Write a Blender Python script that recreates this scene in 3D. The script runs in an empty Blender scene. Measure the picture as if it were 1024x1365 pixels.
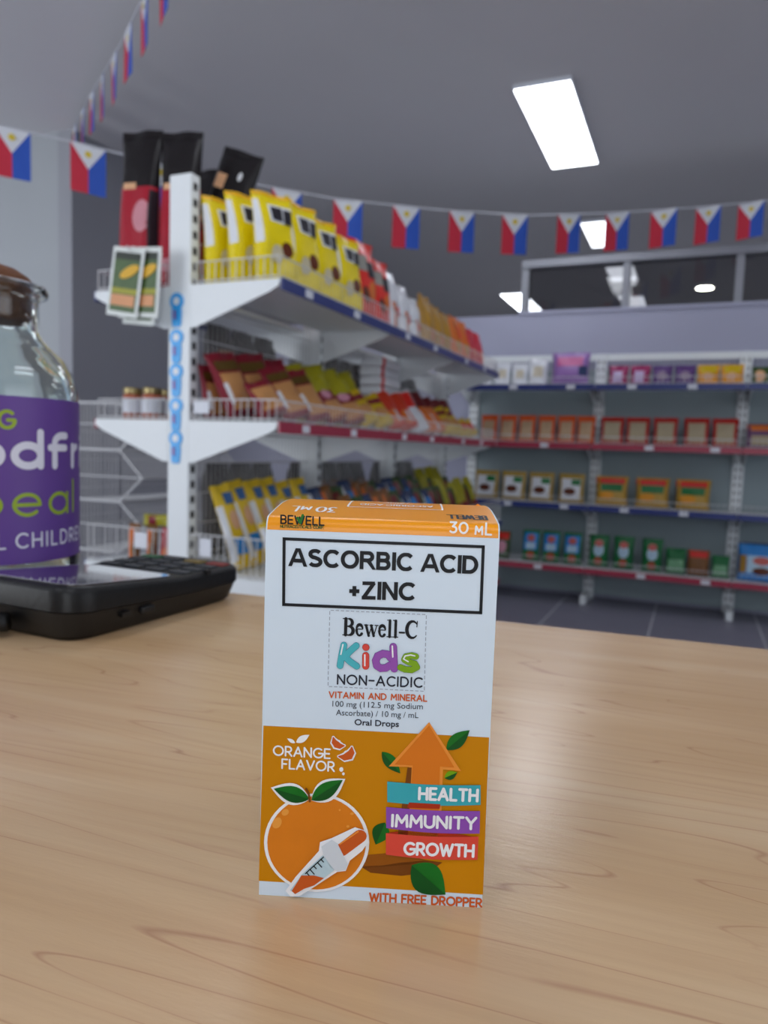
import bpy, bmesh, math, random
from mathutils import Vector, Matrix
from mathutils.geometry import tessellate_polygon
random.seed(7)
PI = math.pi
S = bpy.context.scene
COL = S.collection

# ---------------------------------------------------------------- camera
CAM_R = ((0.9171, 0.0652, -0.3935), (0.3983, -0.0669, 0.9148), (0.0333, -0.9956, -0.0881))
cd = bpy.data.cameras.new('camera'); cam = bpy.data.objects.new('camera', cd); COL.objects.link(cam)
cd.sensor_fit = 'VERTICAL'; cd.sensor_height = 36; cd.sensor_width = 27; cd.lens = 955 / 1365 * 36
cd.clip_start = 0.01; cd.clip_end = 60
m = Matrix(((CAM_R[0][0], -CAM_R[0][1], -CAM_R[0][2]), (CAM_R[1][0], -CAM_R[1][1], -CAM_R[1][2]), (CAM_R[2][0], -CAM_R[2][1], -CAM_R[2][2])))
cam.matrix_world = Matrix.Translation((0, 0, 1.0)) @ m.to_4x4()
cd.dof.use_dof = True; cd.dof.focus_distance = 0.160; cd.dof.aperture_fstop = 22
S.camera = cam

# ---------------------------------------------------------------- world, daylight, exposure
S.view_settings.view_transform = 'Standard'; S.view_settings.look = 'None'
S.view_settings.gamma = 1; S.view_settings.use_curve_mapping = False
S.view_settings.exposure = 0.0
w = bpy.data.worlds.new('sky'); S.world = w; w.use_nodes = True
bg = w.node_tree.nodes['Background']; bg.inputs[0].default_value = (0.72, 0.84, 1.0, 1); bg.inputs[1].default_value = 1.0

def area(name, loc, rot, sx, sy, power, col):
    l = bpy.data.lights.new(name, 'AREA'); l.shape = 'RECTANGLE'; l.size = sx; l.size_y = sy; l.energy = power; l.color = col
    o = bpy.data.objects.new(name, l); COL.objects.link(o); o.location = loc; o.rotation_euler = rot
    return o
# daylight that falls through the shop front behind the camera and its left side, plus an added carton fill
area('shopfront_daylight', (-4.95, -2.85, 1.45), (math.radians(90), 0, 0), 2.9, 2.3, 112, (0.92, 0.96, 1.0))
area('carton_fill', (1.1, -2.85, 1.25), (math.radians(90), 0, 0), 0.9, 2.0, 33, (0.92, 0.96, 1.0))  # added lamp behind the camera that brightens the carton front
area('side_daylight', (2.9, 0.6, 1.5), (0, math.radians(90), 0), 1.8, 2.2, 10, (0.98, 0.98, 1.0))

# ---------------------------------------------------------------- materials
def lin(c):
    return tuple((x / 255 / 12.92) if x / 255 <= 0.04045 else ((x / 255 + 0.055) / 1.055) ** 2.4 for x in c) + (1,)
MATS = {}
def mat(name, c, rough=0.5, metal=0.0, var=0.06, scale=30.0, bump=0.0, coat=0.0, trans=0.0, emit=None, estr=0.0, alpha=1.0, spec=None):
    if name in MATS: return MATS[name]
    mt = bpy.data.materials.new(name); mt.use_nodes = True; nt = mt.node_tree; N = nt.nodes; L = nt.links
    p = N['Principled BSDF']; p.inputs['Roughness'].default_value = rough; p.inputs['Metallic'].default_value = metal
    p.inputs['Coat Weight'].default_value = coat; p.inputs['Transmission Weight'].default_value = trans; p.inputs['Alpha'].default_value = alpha
    if spec is not None: p.inputs['Specular IOR Level'].default_value = spec
    col = lin(c)
    tc = N.new('ShaderNodeTexCoord'); nz = N.new('ShaderNodeTexNoise'); nz.inputs['Scale'].default_value = scale; nz.inputs['Detail'].default_value = 3
    L.new(tc.outputs['Object'], nz.inputs['Vector'])
    mx = N.new('ShaderNodeMix'); mx.data_type = 'RGBA'
    mx.inputs[6].default_value = tuple(min(1, v * (1 - var)) for v in col[:3]) + (1,)
    mx.inputs[7].default_value = tuple(min(1, v * (1 + var)) for v in col[:3]) + (1,)
    L.new(nz.outputs['Fac'], mx.inputs[0]); L.new(mx.outputs[2], p.inputs['Base Color'])
    if bump:
        b = N.new('ShaderNodeBump'); b.inputs['Strength'].default_value = bump; b.inputs['Distance'].default_value = 0.004
        L.new(nz.outputs['Fac'], b.inputs['Height']); L.new(b.outputs[0], p.inputs['Normal'])
    if emit:
        p.inputs['Emission Color'].default_value = lin(emit); p.inputs['Emission Strength'].default_value = estr
    MATS[name] = mt
    return mt

def film(name, c, bump=0.55):      # glossy packaging film with soft crinkles
    return mat(name, c, rough=0.30, var=0.10, scale=26, bump=bump, spec=0.30)

# ---------------------------------------------------------------- mesh helpers
class MB:
    def __init__(s): s.bm = bmesh.new()
    def face(s, pts):
        return s.bm.faces.new([s.bm.verts.new(p) for p in pts])
    def box(s, x0, x1, y0, y1, z0, z1, bev=0.0, M=None):
        r = bmesh.ops.create_cube(s.bm, size=1)
        vs = r['verts']
        for v in vs:
            v.co = Vector(((x0 + x1) / 2 + v.co.x * (x1 - x0), (y0 + y1) / 2 + v.co.y * (y1 - y0), (z0 + z1) / 2 + v.co.z * (z1 - z0)))
        if bev:
            es = list({e for v in vs for e in v.link_edges})
            g = bmesh.ops.bevel(s.bm, geom=es, offset=bev, segments=3, affect='EDGES', profile=0.5)
            vs = list({v for f in g['faces'] for v in f.verts})
        if M:
            for v in vs: v.co = M @ v.co
        return s
    def rod(s, a, b, r, n=6):
        a = Vector(a); b = Vector(b); d = (b - a); l = d.length
        if l < 1e-7: return s
        q = d.to_track_quat('Z', 'Y').to_matrix()
        ra = [s.bm.verts.new(a + q @ Vector((r * math.cos(2 * PI * i / n), r * math.sin(2 * PI * i / n), 0))) for i in range(n)]
        rb = [s.bm.verts.new(b + q @ Vector((r * math.cos(2 * PI * i / n), r * math.sin(2 * PI * i / n), 0))) for i in range(n)]
        for i in range(n): s.bm.faces.new((ra[i], ra[(i + 1) % n], rb[(i + 1) % n], rb[i]))
        s.bm.faces.new(ra[::-1]); s.bm.faces.new(rb)
        return s
    def tube(s, pts, r, n=6):
        for a, b in zip(pts, pts[1:]): s.rod(a, b, r, n)
        return s
    def lathe(s, prof, n=64, cap=True):
        rings = []
        for (r, z) in prof:
            rings.append([s.bm.verts.new((r * math.cos(2 * PI * i / n), r * math.sin(2 * PI * i / n), z)) for i in range(n)])
        for a, b in zip(rings, rings[1:]):
            for i in range(n): s.bm.faces.new((a[i], a[(i + 1) % n], b[(i + 1) % n], b[i]))
        if cap:
            s.bm.faces.new(rings[0][::-1]); s.bm.faces.new(rings[-1])
        return s
    def prism(s, pts, axis, a0, a1, bev=0.0):
        def P(p, a):
            return {'x': (a, p[0], p[1]), 'y': (p[0], a, p[1]), 'z': (p[0], p[1], a)}[axis]
        A = [s.bm.verts.new(P(p, a0)) for p in pts]; B = [s.bm.verts.new(P(p, a1)) for p in pts]
        n = len(pts)
        fs = [s.bm.faces.new(A), s.bm.faces.new(B[::-1])]
        for i in range(n): fs.append(s.bm.faces.new((A[i], B[i], B[(i + 1) % n], A[(i + 1) % n])))
        bmesh.ops.recalc_face_normals(s.bm, faces=fs)
        if bev:
            es = list({e for f in fs for e in f.edges})
            bmesh.ops.bevel(s.bm, geom=es, offset=bev, segments=3, affect='EDGES', profile=0.5)
        return s
    def grid(s, fn, nu, nv):
        vs = [[s.bm.verts.new(fn(i / nu, j / nv)) for i in range(nu + 1)] for j in range(nv + 1)]
        for j in range(nv):
            for i in range(nu):
                s.bm.faces.new((vs[j][i], vs[j][i + 1], vs[j + 1][i + 1], vs[j + 1][i]))
        return s
    def build(s, name, material=None, parent=None, smooth=False, weld=0.0):
        if weld: bmesh.ops.remove_doubles(s.bm, verts=s.bm.verts, dist=weld)
        me = bpy.data.meshes.new(name); s.bm.to_mesh(me); s.bm.free()
        if smooth:
            for p in me.polygons: p.use_smooth = True
        if material: me.materials.append(material)
        o = bpy.data.objects.new(name, me); COL.objects.link(o)
        if parent: o.parent = parent
        return o

def autosmooth(o, ang=40):
    me = o.data
    for p in me.polygons: p.use_smooth = True
    me.set_sharp_from_angle(angle=math.radians(ang))
    return o

def thing(name, label, cat, loc=(0, 0, 0), rz=0, group=None):
    o = bpy.data.objects.new(name, None); COL.objects.link(o); o.location = loc; o.rotation_euler = (0, 0, rz)
    o.empty_display_size = 0.05
    o['label'] = label; o['category'] = cat
    if group: o['group'] = group
    return o
def tag(o, label, cat, group=None):
    o['label'] = label; o['category'] = cat
    if group: o['group'] = group
    return o
def struct(o): o['kind'] = 'structure'; return o
def copy_tree(o, parent=None):
    c = o.copy(); COL.objects.link(c)
    if parent: c.parent = parent
    for ch in list(o.children): copy_tree(ch, c)
    return c
ORD = ['first', 'second', 'third', 'fourth', 'fifth', 'sixth', 'seventh', 'eighth', 'ninth', 'tenth', 'eleventh', 'twelfth', 'thirteenth',
       'fourteenth', 'fifteenth', 'sixteenth', 'seventeenth', 'eighteenth', 'nineteenth', 'twentieth']

# ---------------------------------------------------------------- room shell
M_ceil = mat('ceiling_paint', (222, 221, 223), rough=0.9, var=0.02, scale=2)
M_wall = mat('white_wall_paint', (176, 180, 184), rough=0.85, var=0.02, scale=3)
M_gray = mat('gray_wall_paint', (164, 165, 172), rough=0.85, var=0.02, scale=3)
M_part = mat('partition_paint', (172, 173, 194), rough=0.8, var=0.02, scale=3)
M_frame = mat('frame_aluminium', (150, 152, 160), rough=0.45, var=0.02)
M_tile = mat('floor_tile', (122, 120, 134), rough=0.4, var=0.08, scale=5)
M_grout = mat('tile_grout', (205, 204, 212), rough=0.9)
def slab(name, x0, x1, y0, y1, z0, z1, m, kind=True, parent=None):
    o = MB().box(x0, x1, y0, y1, z0, z1).build(name, m, parent)
    if kind: struct(o)
    return o
floor = slab('floor', -6.6, 4.1, -3.1, 14.1, -0.12, -0.004, M_grout)
t0 = MB().box(-0.295, 0.295, -0.295, 0.295, -0.004, 0.0).build('tile', M_tile, floor)
first = True
for i in range(11):
    for j in range(14):
        o = t0 if first else t0.copy()
        if not first: COL.objects.link(o)
        first = False
        o.location = (-3.0 + 0.6 * i + 0.12, -2.8 + 0.6 * j, 0)
slab('ceiling', -6.6, 4.1, -3.1, 14.1, 3.0, 3.12, M_ceil)
slab('wall_left', -3.97, -3.85, 3.61, 14.0, 0, 3.0, M_gray)
slab('wall_corner', -6.5, -3.97, 3.61, 3.73, 0, 3.0, M_wall)
slab('wall_side', -6.6, -6.5, -3.0, 3.61, 0, 3.0, M_wall)
slab('wall_far', -3.97, 4.0, 14.0, 14.1, 0, 3.0, M_gray)
# right wall and shop front with their window openings
wr = MB()
wr.box(4.0, 4.1, -3.0, 14.0, 0, 0.5); wr.box(4.0, 4.1, -3.0, 14.0, 2.6, 3.0)
wr.box(4.0, 4.1, -3.0, -0.8, 0.5, 2.6); wr.box(4.0, 4.1, 2.0, 14.0, 0.5, 2.6)
struct(wr.build('wall_right', M_wall))
wf = MB()
wf.box(-6.6, 4.1, -3.1, -3.0, 0, 0.3); wf.box(-6.6, 4.1, -3.1, -3.0, 2.6, 3.0)
wf.box(-6.6, -6.4, -3.1, -3.0, 0.3, 2.6); wf.box(-3.4, 0.6, -3.1, -3.0, 0.3, 2.6); wf.box(1.6, 4.1, -3.1, -3.0, 0.3, 2.6)
struct(wf.build('wall_front', M_wall))
wfr = MB()
for x in (-6.4, -5.43, -4.42, -3.45): wfr.box(x, x + 0.05, -3.08, -3.02, 0.3, 2.6)
for z in (0.3, 2.55): wfr.box(-6.4, -3.4, -3.08, -3.02, z, z + 0.05)
struct(wfr.build('window_1', M_frame))
wfr = MB()
for x in (0.6, 1.55): wfr.box(x, x + 0.05, -3.08, -3.02, 0.3, 2.6)
for z in (0.3, 1.3, 2.55): wfr.box(0.6, 1.6, -3.08, -3.02, z, z + 0.05)
struct(wfr.build('door_1', M_frame))
wfr = MB()
for y in (-0.8, 0.6, 1.95): wfr.box(4.02, 4.08, y, y + 0.05, 0.5, 2.6)
for z in (0.5, 2.55): wfr.box(4.02, 4.08, -0.8, 2.0, z, z + 0.05)
struct(wfr.build('window_2', M_frame))
# half-height partition behind the far shelves with a glazed frame on it
slab('wall_back', -3.85, 4.0, 5.24, 5.36, 0, 2.0, M_part)
M_glass = bpy.data.materials.new('tinted_glass'); M_glass.use_nodes = True
nt = M_glass.node_tree; nt.nodes.clear()
out = nt.nodes.new('ShaderNodeOutputMaterial'); mixs = nt.nodes.new('ShaderNodeMixShader'); tr = nt.nodes.new('ShaderNodeBsdfTransparent'); gl = nt.nodes.new('ShaderNodeBsdfGlossy')
fr = nt.nodes.new('ShaderNodeFresnel'); fr.inputs['IOR'].default_value = 1.5
tr.inputs[0].default_value = (0.6, 0.6, 0.61, 1); gl.inputs['Roughness'].default_value = 0.02
nt.links.new(fr.outputs[0], mixs.inputs[0]); nt.links.new(tr.outputs[0], mixs.inputs[1]); nt.links.new(gl.outputs[0], mixs.inputs[2]); nt.links.new(mixs.outputs[0], out.inputs[0])
win = MB()
win.box(-1.24, 3.9, 5.25, 5.35, 2.335, 2.385)
struct(win.build('window_3', M_frame))
win_o = bpy.data.objects['window_3']
for k in range(8):
    x = -1.215 + 0.7 * k
    MB().box(x - 0.024, x + 0.024, 5.26, 5.34, 2.0, 2.335).build('mullion', M_frame, win_o)
for k in range(7):
    x = -1.215 + 0.7 * k
    MB().box(x + 0.024, x + 0.676, 5.295, 5.305, 2.0, 2.335).build('pane', M_glass, win_o)
MB().box(-1.24, 3.9, 5.23, 5.37, 2.0, 2.022).build('sill', M_part, win_o)

# ---------------------------------------------------------------- ceiling lights
M_diff = mat('lit_diffuser', (250, 252, 255), emit=(242, 247, 255), estr=9.0, var=0.0)
M_diff3 = mat('lit_diffuser_far_room', (250, 252, 255), emit=(242, 247, 255), estr=1.6, var=0.0)
M_diff2 = mat('lit_diffuser_back_room', (250, 252, 255), emit=(242, 247, 255), estr=4.0, var=0.0)
M_lf = mat('lamp_frame', (224, 228, 236), rough=0.4)
def panel_light(x0, x1, y0, y1, label, mt=M_diff):
    t = thing('ceiling_light', label, 'ceiling light', ((x0 + x1) / 2, (y0 + y1) / 2, 3.0), 0, 'rectangular ceiling lights')
    hx = (x1 - x0) / 2; hy = (y1 - y0) / 2; b = 0.007
    f = MB()
    f.box(-hx - b, hx + b, -hy - b, -hy, -0.024, 0); f.box(-hx - b, hx + b, hy, hy + b, -0.024, 0)
    f.box(-hx - b, -hx, -hy, hy, -0.024, 0); f.box(hx, hx + b, -hy, hy, -0.024, 0)
    f.build('frame', M_lf, t)
    MB().box(-hx, hx, -hy, hy, -0.026, -0.004).build('diffuser', mt, t)
    return t
panel_light(-1.04, -0.74, 4.02, 5.17, 'large bright rectangular ceiling light nearest above the far shelves')
panel_light(-1.03, -0.76, 6.45, 7.2, 'square-looking bright ceiling light right above the window frame, behind the flags', M_diff2)
panel_light(-1.0, -0.72, 8.0, 8.65, 'dim ceiling light behind the upper middle of the tinted window', M_diff3)
panel_light(-1.0, -0.72, 9.5, 10.3, 'dim ceiling light behind the tinted window just above its sill', M_diff3)
panel_light(-2.38, -2.08, 9.0, 10.3, 'bright ceiling light crossing the leftmost mullion of the tinted window')
panel_light(1.4, 1.7, 0.6, 1.75, 'rectangular ceiling light to the right of the counter')
panel_light(1.4, 1.7, 4.02, 5.17, 'rectangular ceiling light at the right end of the far shelves')
panel_light(-1.04, -0.74, 1.0, 2.15, 'rectangular ceiling light above the near end of the gondola')
panel_light(2.0, 2.3, 7.0, 8.2, 'added rectangular fill light in the room beyond the partition, right end')  # panel added outside the frame to brighten the far ceiling
panel_light(2.0, 2.3, 10.2, 11.4, 'rearmost added rectangular fill light in the room beyond the partition')  # second added panel for the far ceiling, also out of view
panel_light(0.25, 0.55, -1.45, -0.3, 'added rectangular fill light right behind and above the counter')  # added unseen panel that lights the carton front and countertop
panel_light(-5.2, -4.9, 1.0, 2.15, 'added rectangular fill light in the left corner of the shop')  # added unseen panel that lifts the left wall
panel_light(-1.04, -0.74, -1.9, -0.75, 'rectangular ceiling light behind the photographer')
t = thing('round_downlight', 'small round warm white downlight glowing behind the tinted window', 'ceiling light', (-0.03, 9.2, 3.0))
MB().lathe([(0.09, -0.03), (0.11, -0.03), (0.11, 0)], 32).build('frame', M_lf, t)
MB().lathe([(0.07, -0.034), (0.088, -0.034), (0.088, -0.01)], 32).build('diffuser', mat('lit_lens', (255, 255, 250), emit=(255, 255, 235), estr=45, var=0), t)

# ---------------------------------------------------------------- counter
M_wood = bpy.data.materials.new('maple_laminate'); M_wood.use_nodes = True
nt = M_wood.node_tree; N = nt.nodes; L = nt.links; p = N['Principled BSDF']
p.inputs['Roughness'].default_value = 0.25; p.inputs['Specular IOR Level'].default_value = 0.8
tc = N.new('ShaderNodeTexCoord')
def mapping(sc, rot=(0, 0, 0)):
    mp = N.new('ShaderNodeMapping'); mp.inputs['Scale'].default_value = sc; mp.inputs['Rotation'].default_value = rot; L.new(tc.outputs['Object'], mp.inputs['Vector']); return mp
def noise(mp, sc, det=4, ro=0.5, dist=0.0):
    n = N.new('ShaderNodeTexNoise'); n.inputs['Scale'].default_value = sc; n.inputs['Detail'].default_value = det; n.inputs['Roughness'].default_value = ro; n.inputs['Distortion'].default_value = dist
    L.new(mp.outputs[0], n.inputs['Vector']); return n
def mth(op, a, b=None, clamp=False):
    n = N.new('ShaderNodeMath'); n.operation = op; n.use_clamp = clamp
    for i, v in enumerate((a, b)):
        if v is None: continue
        if isinstance(v, (int, float)): n.inputs[i].default_value = v
        else: L.new(v, n.inputs[i])
    return n.outputs[0]
def ramp(fac, stops):
    r = N.new('ShaderNodeValToRGB'); L.new(fac, r.inputs[0]); els = r.color_ramp.elements
    while len(els) < len(stops): els.new(0.5)
    for e, (pos, c) in zip(els, stops): e.position = pos; e.color = c
    return r.outputs[0]
def mixc(fac, a, b, mode='MIX'):
    n = N.new('ShaderNodeMix'); n.data_type = 'RGBA'; n.blend_type = mode
    for i, v in ((0, fac), (6, a), (7, b)):
        if isinstance(v, (int, float)): n.inputs[i].default_value = v
        elif isinstance(v, tuple): n.inputs[i].default_value = v
        else: L.new(v, n.inputs[i])
    return n.outputs[2]
ROTG = (0, 0, math.radians(-18))
n1 = noise(mapping((1.2, 9, 1), ROTG), 2.6, 3, 0.5, 0.5)       # broad figure
n2 = noise(mapping((4, 130, 1), ROTG), 3.0, 4, 0.6)            # fibre
n3 = noise(mapping((1.25, 14, 1), ROTG), 2.2, 2, 0.42, 0.5)    # growth contours
n4 = noise(mapping((7, 16, 1), ROTG), 3.0, 3, 0.5)             # breaks the contour lines up
base = ramp(n1.outputs['Fac'], [(0.30, lin((200, 164, 122))), (0.55, lin((210, 176, 136))), (0.75, lin((216, 187, 150)))])
fib = ramp(n2.outputs['Fac'], [(0.3, (0.95, 0.94, 0.93, 1)), (0.7, (1.02, 1.02, 1.02, 1))])
c1 = mixc(1.0, base, fib, 'MULTIPLY')
rings = mth('FRACT', mth('MULTIPLY', n3.outputs['Fac'], 13.0))
line = mth('SUBTRACT', 1.0, mth('DIVIDE', mth('ABSOLUTE', mth('SUBTRACT', rings, 0.5)), 0.034), True)
soft = mth('MULTIPLY', mth('SUBTRACT', 1.0, mth('DIVIDE', mth('ABSOLUTE', mth('SUBTRACT', rings, 0.42)), 0.35), True), 0.10)
brk = mth('MULTIPLY', mth('SUBTRACT', n4.outputs['Fac'], 0.36), 5.0, True)
c2 = mixc(mth('MULTIPLY', mth('MULTIPLY', line, brk), 0.55), c1, lin((158, 104, 76)))
c3 = mixc(soft, c2, lin((186, 140, 100)))
L.new(c3, p.inputs['Base Color'])
nb = noise(mapping((60, 300, 1), ROTG), 4, 2)
bp = N.new('ShaderNodeBump'); bp.inputs['Strength'].default_value = 0.05; bp.inputs['Distance'].default_value = 0.001
L.new(nb.outputs['Fac'], bp.inputs['Height']); L.new(bp.outputs[0], p.inputs['Normal'])

ctr = thing('counter', 'maple laminate shop counter in front with the carton standing on it', 'counter', (0, 0.425, 0.0), math.radians(5.4))
MB().box(-1.0, 0.9, -0.78, 0.0, 0.87, 0.90, bev=0.0012).build('countertop', M_wood, ctr)
M_cab = mat('counter_white_panel', (216, 216, 214), rough=0.5)
MB().box(-0.98, 0.88, -0.045, -0.02, 0.0, 0.87).build('front_panel', M_cab, ctr)
for x in (-0.98, 0.858): MB().box(x, x + 0.022, -0.72, -0.045, 0.0, 0.87).build('side_panel', M_cab, ctr)
MB().box(-0.958, 0.858, -0.70, -0.05, 0.45, 0.47).build('shelf', M_cab, ctr)
cloth = (60, 62, 70)

# ---------------------------------------------------------------- stroke lettering
def arc(cx, cy, rx, ry, a0, a1, n=10):
    return [(cx + rx * math.cos(math.radians(a0 + (a1 - a0) * i / n)), cy + ry * math.sin(math.radians(a0 + (a1 - a0) * i / n))) for i in range(n + 1)]
G = {  # width, strokes (cap height = 1)
 'A': (0.82, [[(0, 0), (0.41, 1), (0.82, 0)], [(0.16, 0.33), (0.66, 0.33)]]),
 'B': (0.6, [[(0, 0), (0, 1), (0.3, 1)] + arc(0.32, 0.76, 0.24, 0.24, 90, -90, 8) + [(0, 0.52)], [(0.32, 0.52)] + arc(0.34, 0.26, 0.26, 0.26, 90, -90, 8) + [(0, 0)]]),
 'C': (0.78, [arc(0.48, 0.5, 0.48, 0.5, 50, 310, 14)]),
 'D': (0.76, [[(0, 0), (0, 1), (0.26, 1)] + arc(0.26, 0.5, 0.5, 0.5, 90, -90, 12) + [(0, 0)]]),
 'E': (0.54, [[(0.54, 1), (0, 1), (0, 0), (0.54, 0)], [(0, 0.5), (0.48, 0.5)]]),
 'F': (0.54, [[(0.54, 1), (0, 1), (0, 0)], [(0, 0.5), (0.46, 0.5)]]),
 'G': (0.9, [arc(0.5, 0.5, 0.5, 0.5, 50, 350, 16) + [(0.98, 0.47), (0.55, 0.47)]]),
 'H': (0.72, [[(0, 0), (0, 1)], [(0.72, 0), (0.72, 1)], [(0, 0.5), (0.72, 0.5)]]),
 'I': (0.06, [[(0.03, 0), (0.03, 1)]]),
 'J': (0.4, [[(0.4, 1), (0.4, 0.2)] + arc(0.2, 0.2, 0.2, 0.2, 0, -150, 8)]),
 'L': (0.52, [[(0, 1), (0, 0), (0.52, 0)]]),
 'M': (0.86, [[(0, 0), (0.06, 1), (0.43, 0.35), (0.80, 1), (0.86, 0)]]),
 'N': (0.72, [[(0, 0), (0, 1), (0.72, 0), (0.72, 1)]]),
 'O': (1.0, [arc(0.5, 0.5, 0.5, 0.5, 0, 360, 22)]),
 'P': (0.6, [[(0, 0), (0, 1), (0.3, 1)] + arc(0.3, 0.72, 0.3, 0.28, 90, -90, 10) + [(0, 0.44)]]),
 'R': (0.64, [[(0, 0), (0, 1), (0.3, 1)] + arc(0.3, 0.72, 0.3, 0.28, 90, -90, 10) + [(0, 0.44)], [(0.28, 0.44), (0.64, 0)]]),
 'S': (0.6, [arc(0.3, 0.75, 0.28, 0.25, 40, 270, 9)[:-1] + arc(0.3, 0.25, 0.3, 0.25, 90, -140, 10)]),
 'T': (0.68, [[(0, 1), (0.68, 1)], [(0.34, 1), (0.34, 0)]]),
 'U': (0.7, [[(0, 1), (0, 0.34)] + arc(0.35, 0.34, 0.35, 0.34, 180, 360, 10) + [(0.7, 1)]]),
 'V': (0.78, [[(0, 1), (0.39, 0), (0.78, 1)]]),
 'W': (1.1, [[(0, 1), (0.28, 0), (0.55, 0.9), (0.82, 0), (1.1, 1)]]),
 'Y': (0.72, [[(0, 1), (0.36, 0.48), (0.72, 1)], [(0.36, 0.48), (0.36, 0)]]),
 'Z': (0.66, [[(0, 1), (0.64, 1), (0, 0), (0.66, 0)]]),
 '3': (0.56, [[(0, 1), (0.5, 1), (0.22, 0.6)] + arc(0.24, 0.3, 0.3, 0.3, 90, -140, 10)]),
 '0': (0.66, [arc(0.36, 0.5, 0.36, 0.5, 0, 360, 20)]),
 'm': (0.66, [[(0, 0), (0.05, 0.66), (0.33, 0.22), (0.61, 0.66), (0.66, 0)]]),
 '-': (0.5, [[(0, 0.5), (0.5, 0.5)]]),
 '.': (0.05, [[(0.02, 0.0), (0.03, 0.0)]]),
 ' ': (0.3, []),
 # geometric lower case (ascender 1, x height .66)
 'o': (0.66, [arc(0.33, 0.33, 0.33, 0.33, 0, 360, 22)]),
 'd': (0.66, [arc(0.33, 0.33, 0.33, 0.33, 0, 360, 22), [(0.66, 0), (0.66, 1.08)]]),
 'f': (0.62, [[(0.14, 0)] + [(0.14, 0.74)] + arc(0.40, 0.74, 0.26, 0.26, 180, 90, 8) + [(0.56, 1.0)], [(0.0, 0.6), (0.54, 0.6)], ]),
 'r': (0.40, [[(0, 0), (0, 0.66)], [(0, 0.36)] + arc(0.28, 0.36, 0.28, 0.28, 180, 92, 8)]),
 'i': (0.04, [[(0.02, 0), (0.02, 0.66)], [(0.02, 0.96), (0.025, 0.96)]]),
 'p': (0.80, [arc(0.44, 0.33, 0.36, 0.33, 0, 360, 22), [(0, 0.66), (0, -0.36)]]),
 'e': (0.66, [[(0, 0.33), (0.66, 0.33)] + arc(0.33, 0.33, 0.33, 0.33, 0, 315, 20)]),
 'a': (0.66, [arc(0.33, 0.33, 0.33, 0.33, 0, 360, 22), [(0.66, 0), (0.66, 0.66)]]),
 'l': (0.04, [[(0.02, 0), (0.02, 1.08)]]),
}
def sub(pl, step):
    out = [pl[0]]
    for a, b in zip(pl, pl[1:]):
        d = math.dist(a, b); k = max(1, int(d / step))
        for i in range(1, k + 1): out.append((a[0] + (b[0] - a[0]) * i / k, a[1] + (b[1] - a[1]) * i / k))
    return out
def ribbon(bm, pts, rad, put, caps=True, lift=0):
    """one flat stroke: a mitred strip with round ends; sharp corners start a new strip a hair higher"""
    P = [pts[0]]
    for q in pts[1:]:
        if math.dist(q, P[-1]) > 1e-6: P.append(q)
    if len(P) < 2: P = [P[0], (P[0][0] + 1e-4, P[0][1])]
    n = len(P)
    R_ = [(rad(i / (n - 1)) if callable(rad) else rad) for i in range(n)]
    D = [((b[0] - a[0]) / math.dist(a, b), (b[1] - a[1]) / math.dist(a, b)) for a, b in zip(P, P[1:])]
    cuts = [0] + [i for i in range(1, n - 1) if D[i - 1][0] * D[i][0] + D[i - 1][1] * D[i][1] < 0.72] + [n - 1]
    closed = n > 8 and math.dist(P[0], P[-1]) < 1e-5 and len(cuts) == 2
    for a, b in zip(cuts, cuts[1:]):
        L_ = []; Rt = []
        for i in range(a, b + 1):
            d0 = D[i - 1] if i > a else D[i]; d1 = D[i] if i < b else D[i - 1]
            if closed and i in (a, b): d0, d1 = D[-1], D[0]
            mx_, my_ = d0[0] + d1[0], d0[1] + d1[1]; l = math.hypot(mx_, my_); mx_, my_ = mx_ / l, my_ / l
            k = R_[i] / max(0.5, mx_ * d0[0] + my_ * d0[1])
            L_.append((P[i][0] - my_ * k, P[i][1] + mx_ * k)); Rt.append((P[i][0] + my_ * k, P[i][1] - mx_ * k))
        vl = [bm.verts.new(put(*q, lift)) for q in L_]; vr = [bm.verts.new(put(*q, lift)) for q in Rt]
        for i in range(len(vl) - 1): bm.faces.new((vr[i], vr[i + 1], vl[i + 1], vl[i]))
        if not closed:
            for end in (0, 1):
                i = b if end else a
                if not caps and i in (0, n - 1): continue
                dx, dy = D[b - 1] if end else D[a]; sg = 1 if end else -1; r = R_[i]; a0 = math.atan2(dy * sg, dx * sg)
                bm.faces.new([bm.verts.new(put(P[i][0] + r * math.cos(a0 + t), P[i][1] + r * math.sin(a0 + t), lift)) for t in [-PI / 2 + PI * k / 7 for k in range(8)]])
        lift += 1
def text_width(txt, gap):
    return sum(G[c][0] for c in txt) + gap * (len(txt) - 1)
def stroke_text(mb, txt, x0, y0, x1, h, wt, put, gap=0.30, caps=True, step=99):
    """txt from x0 to x1 on baseline y0 (face mm), cap height h, stroke half width wt (fraction of h)"""
    W = text_width(txt, gap); sx = (x1 - x0 - 2 * wt * h) / W; x = x0 + wt * h
    for c in txt:
        for k_, pl in enumerate(G[c][1]):
            q = [(x + a * sx, y0 + b * h) for a, b in pl]
            ribbon(mb.bm, sub(q, step), wt * h, put, caps, k_ * 3)
        x += (G[c][0] + gap) * sx

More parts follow.
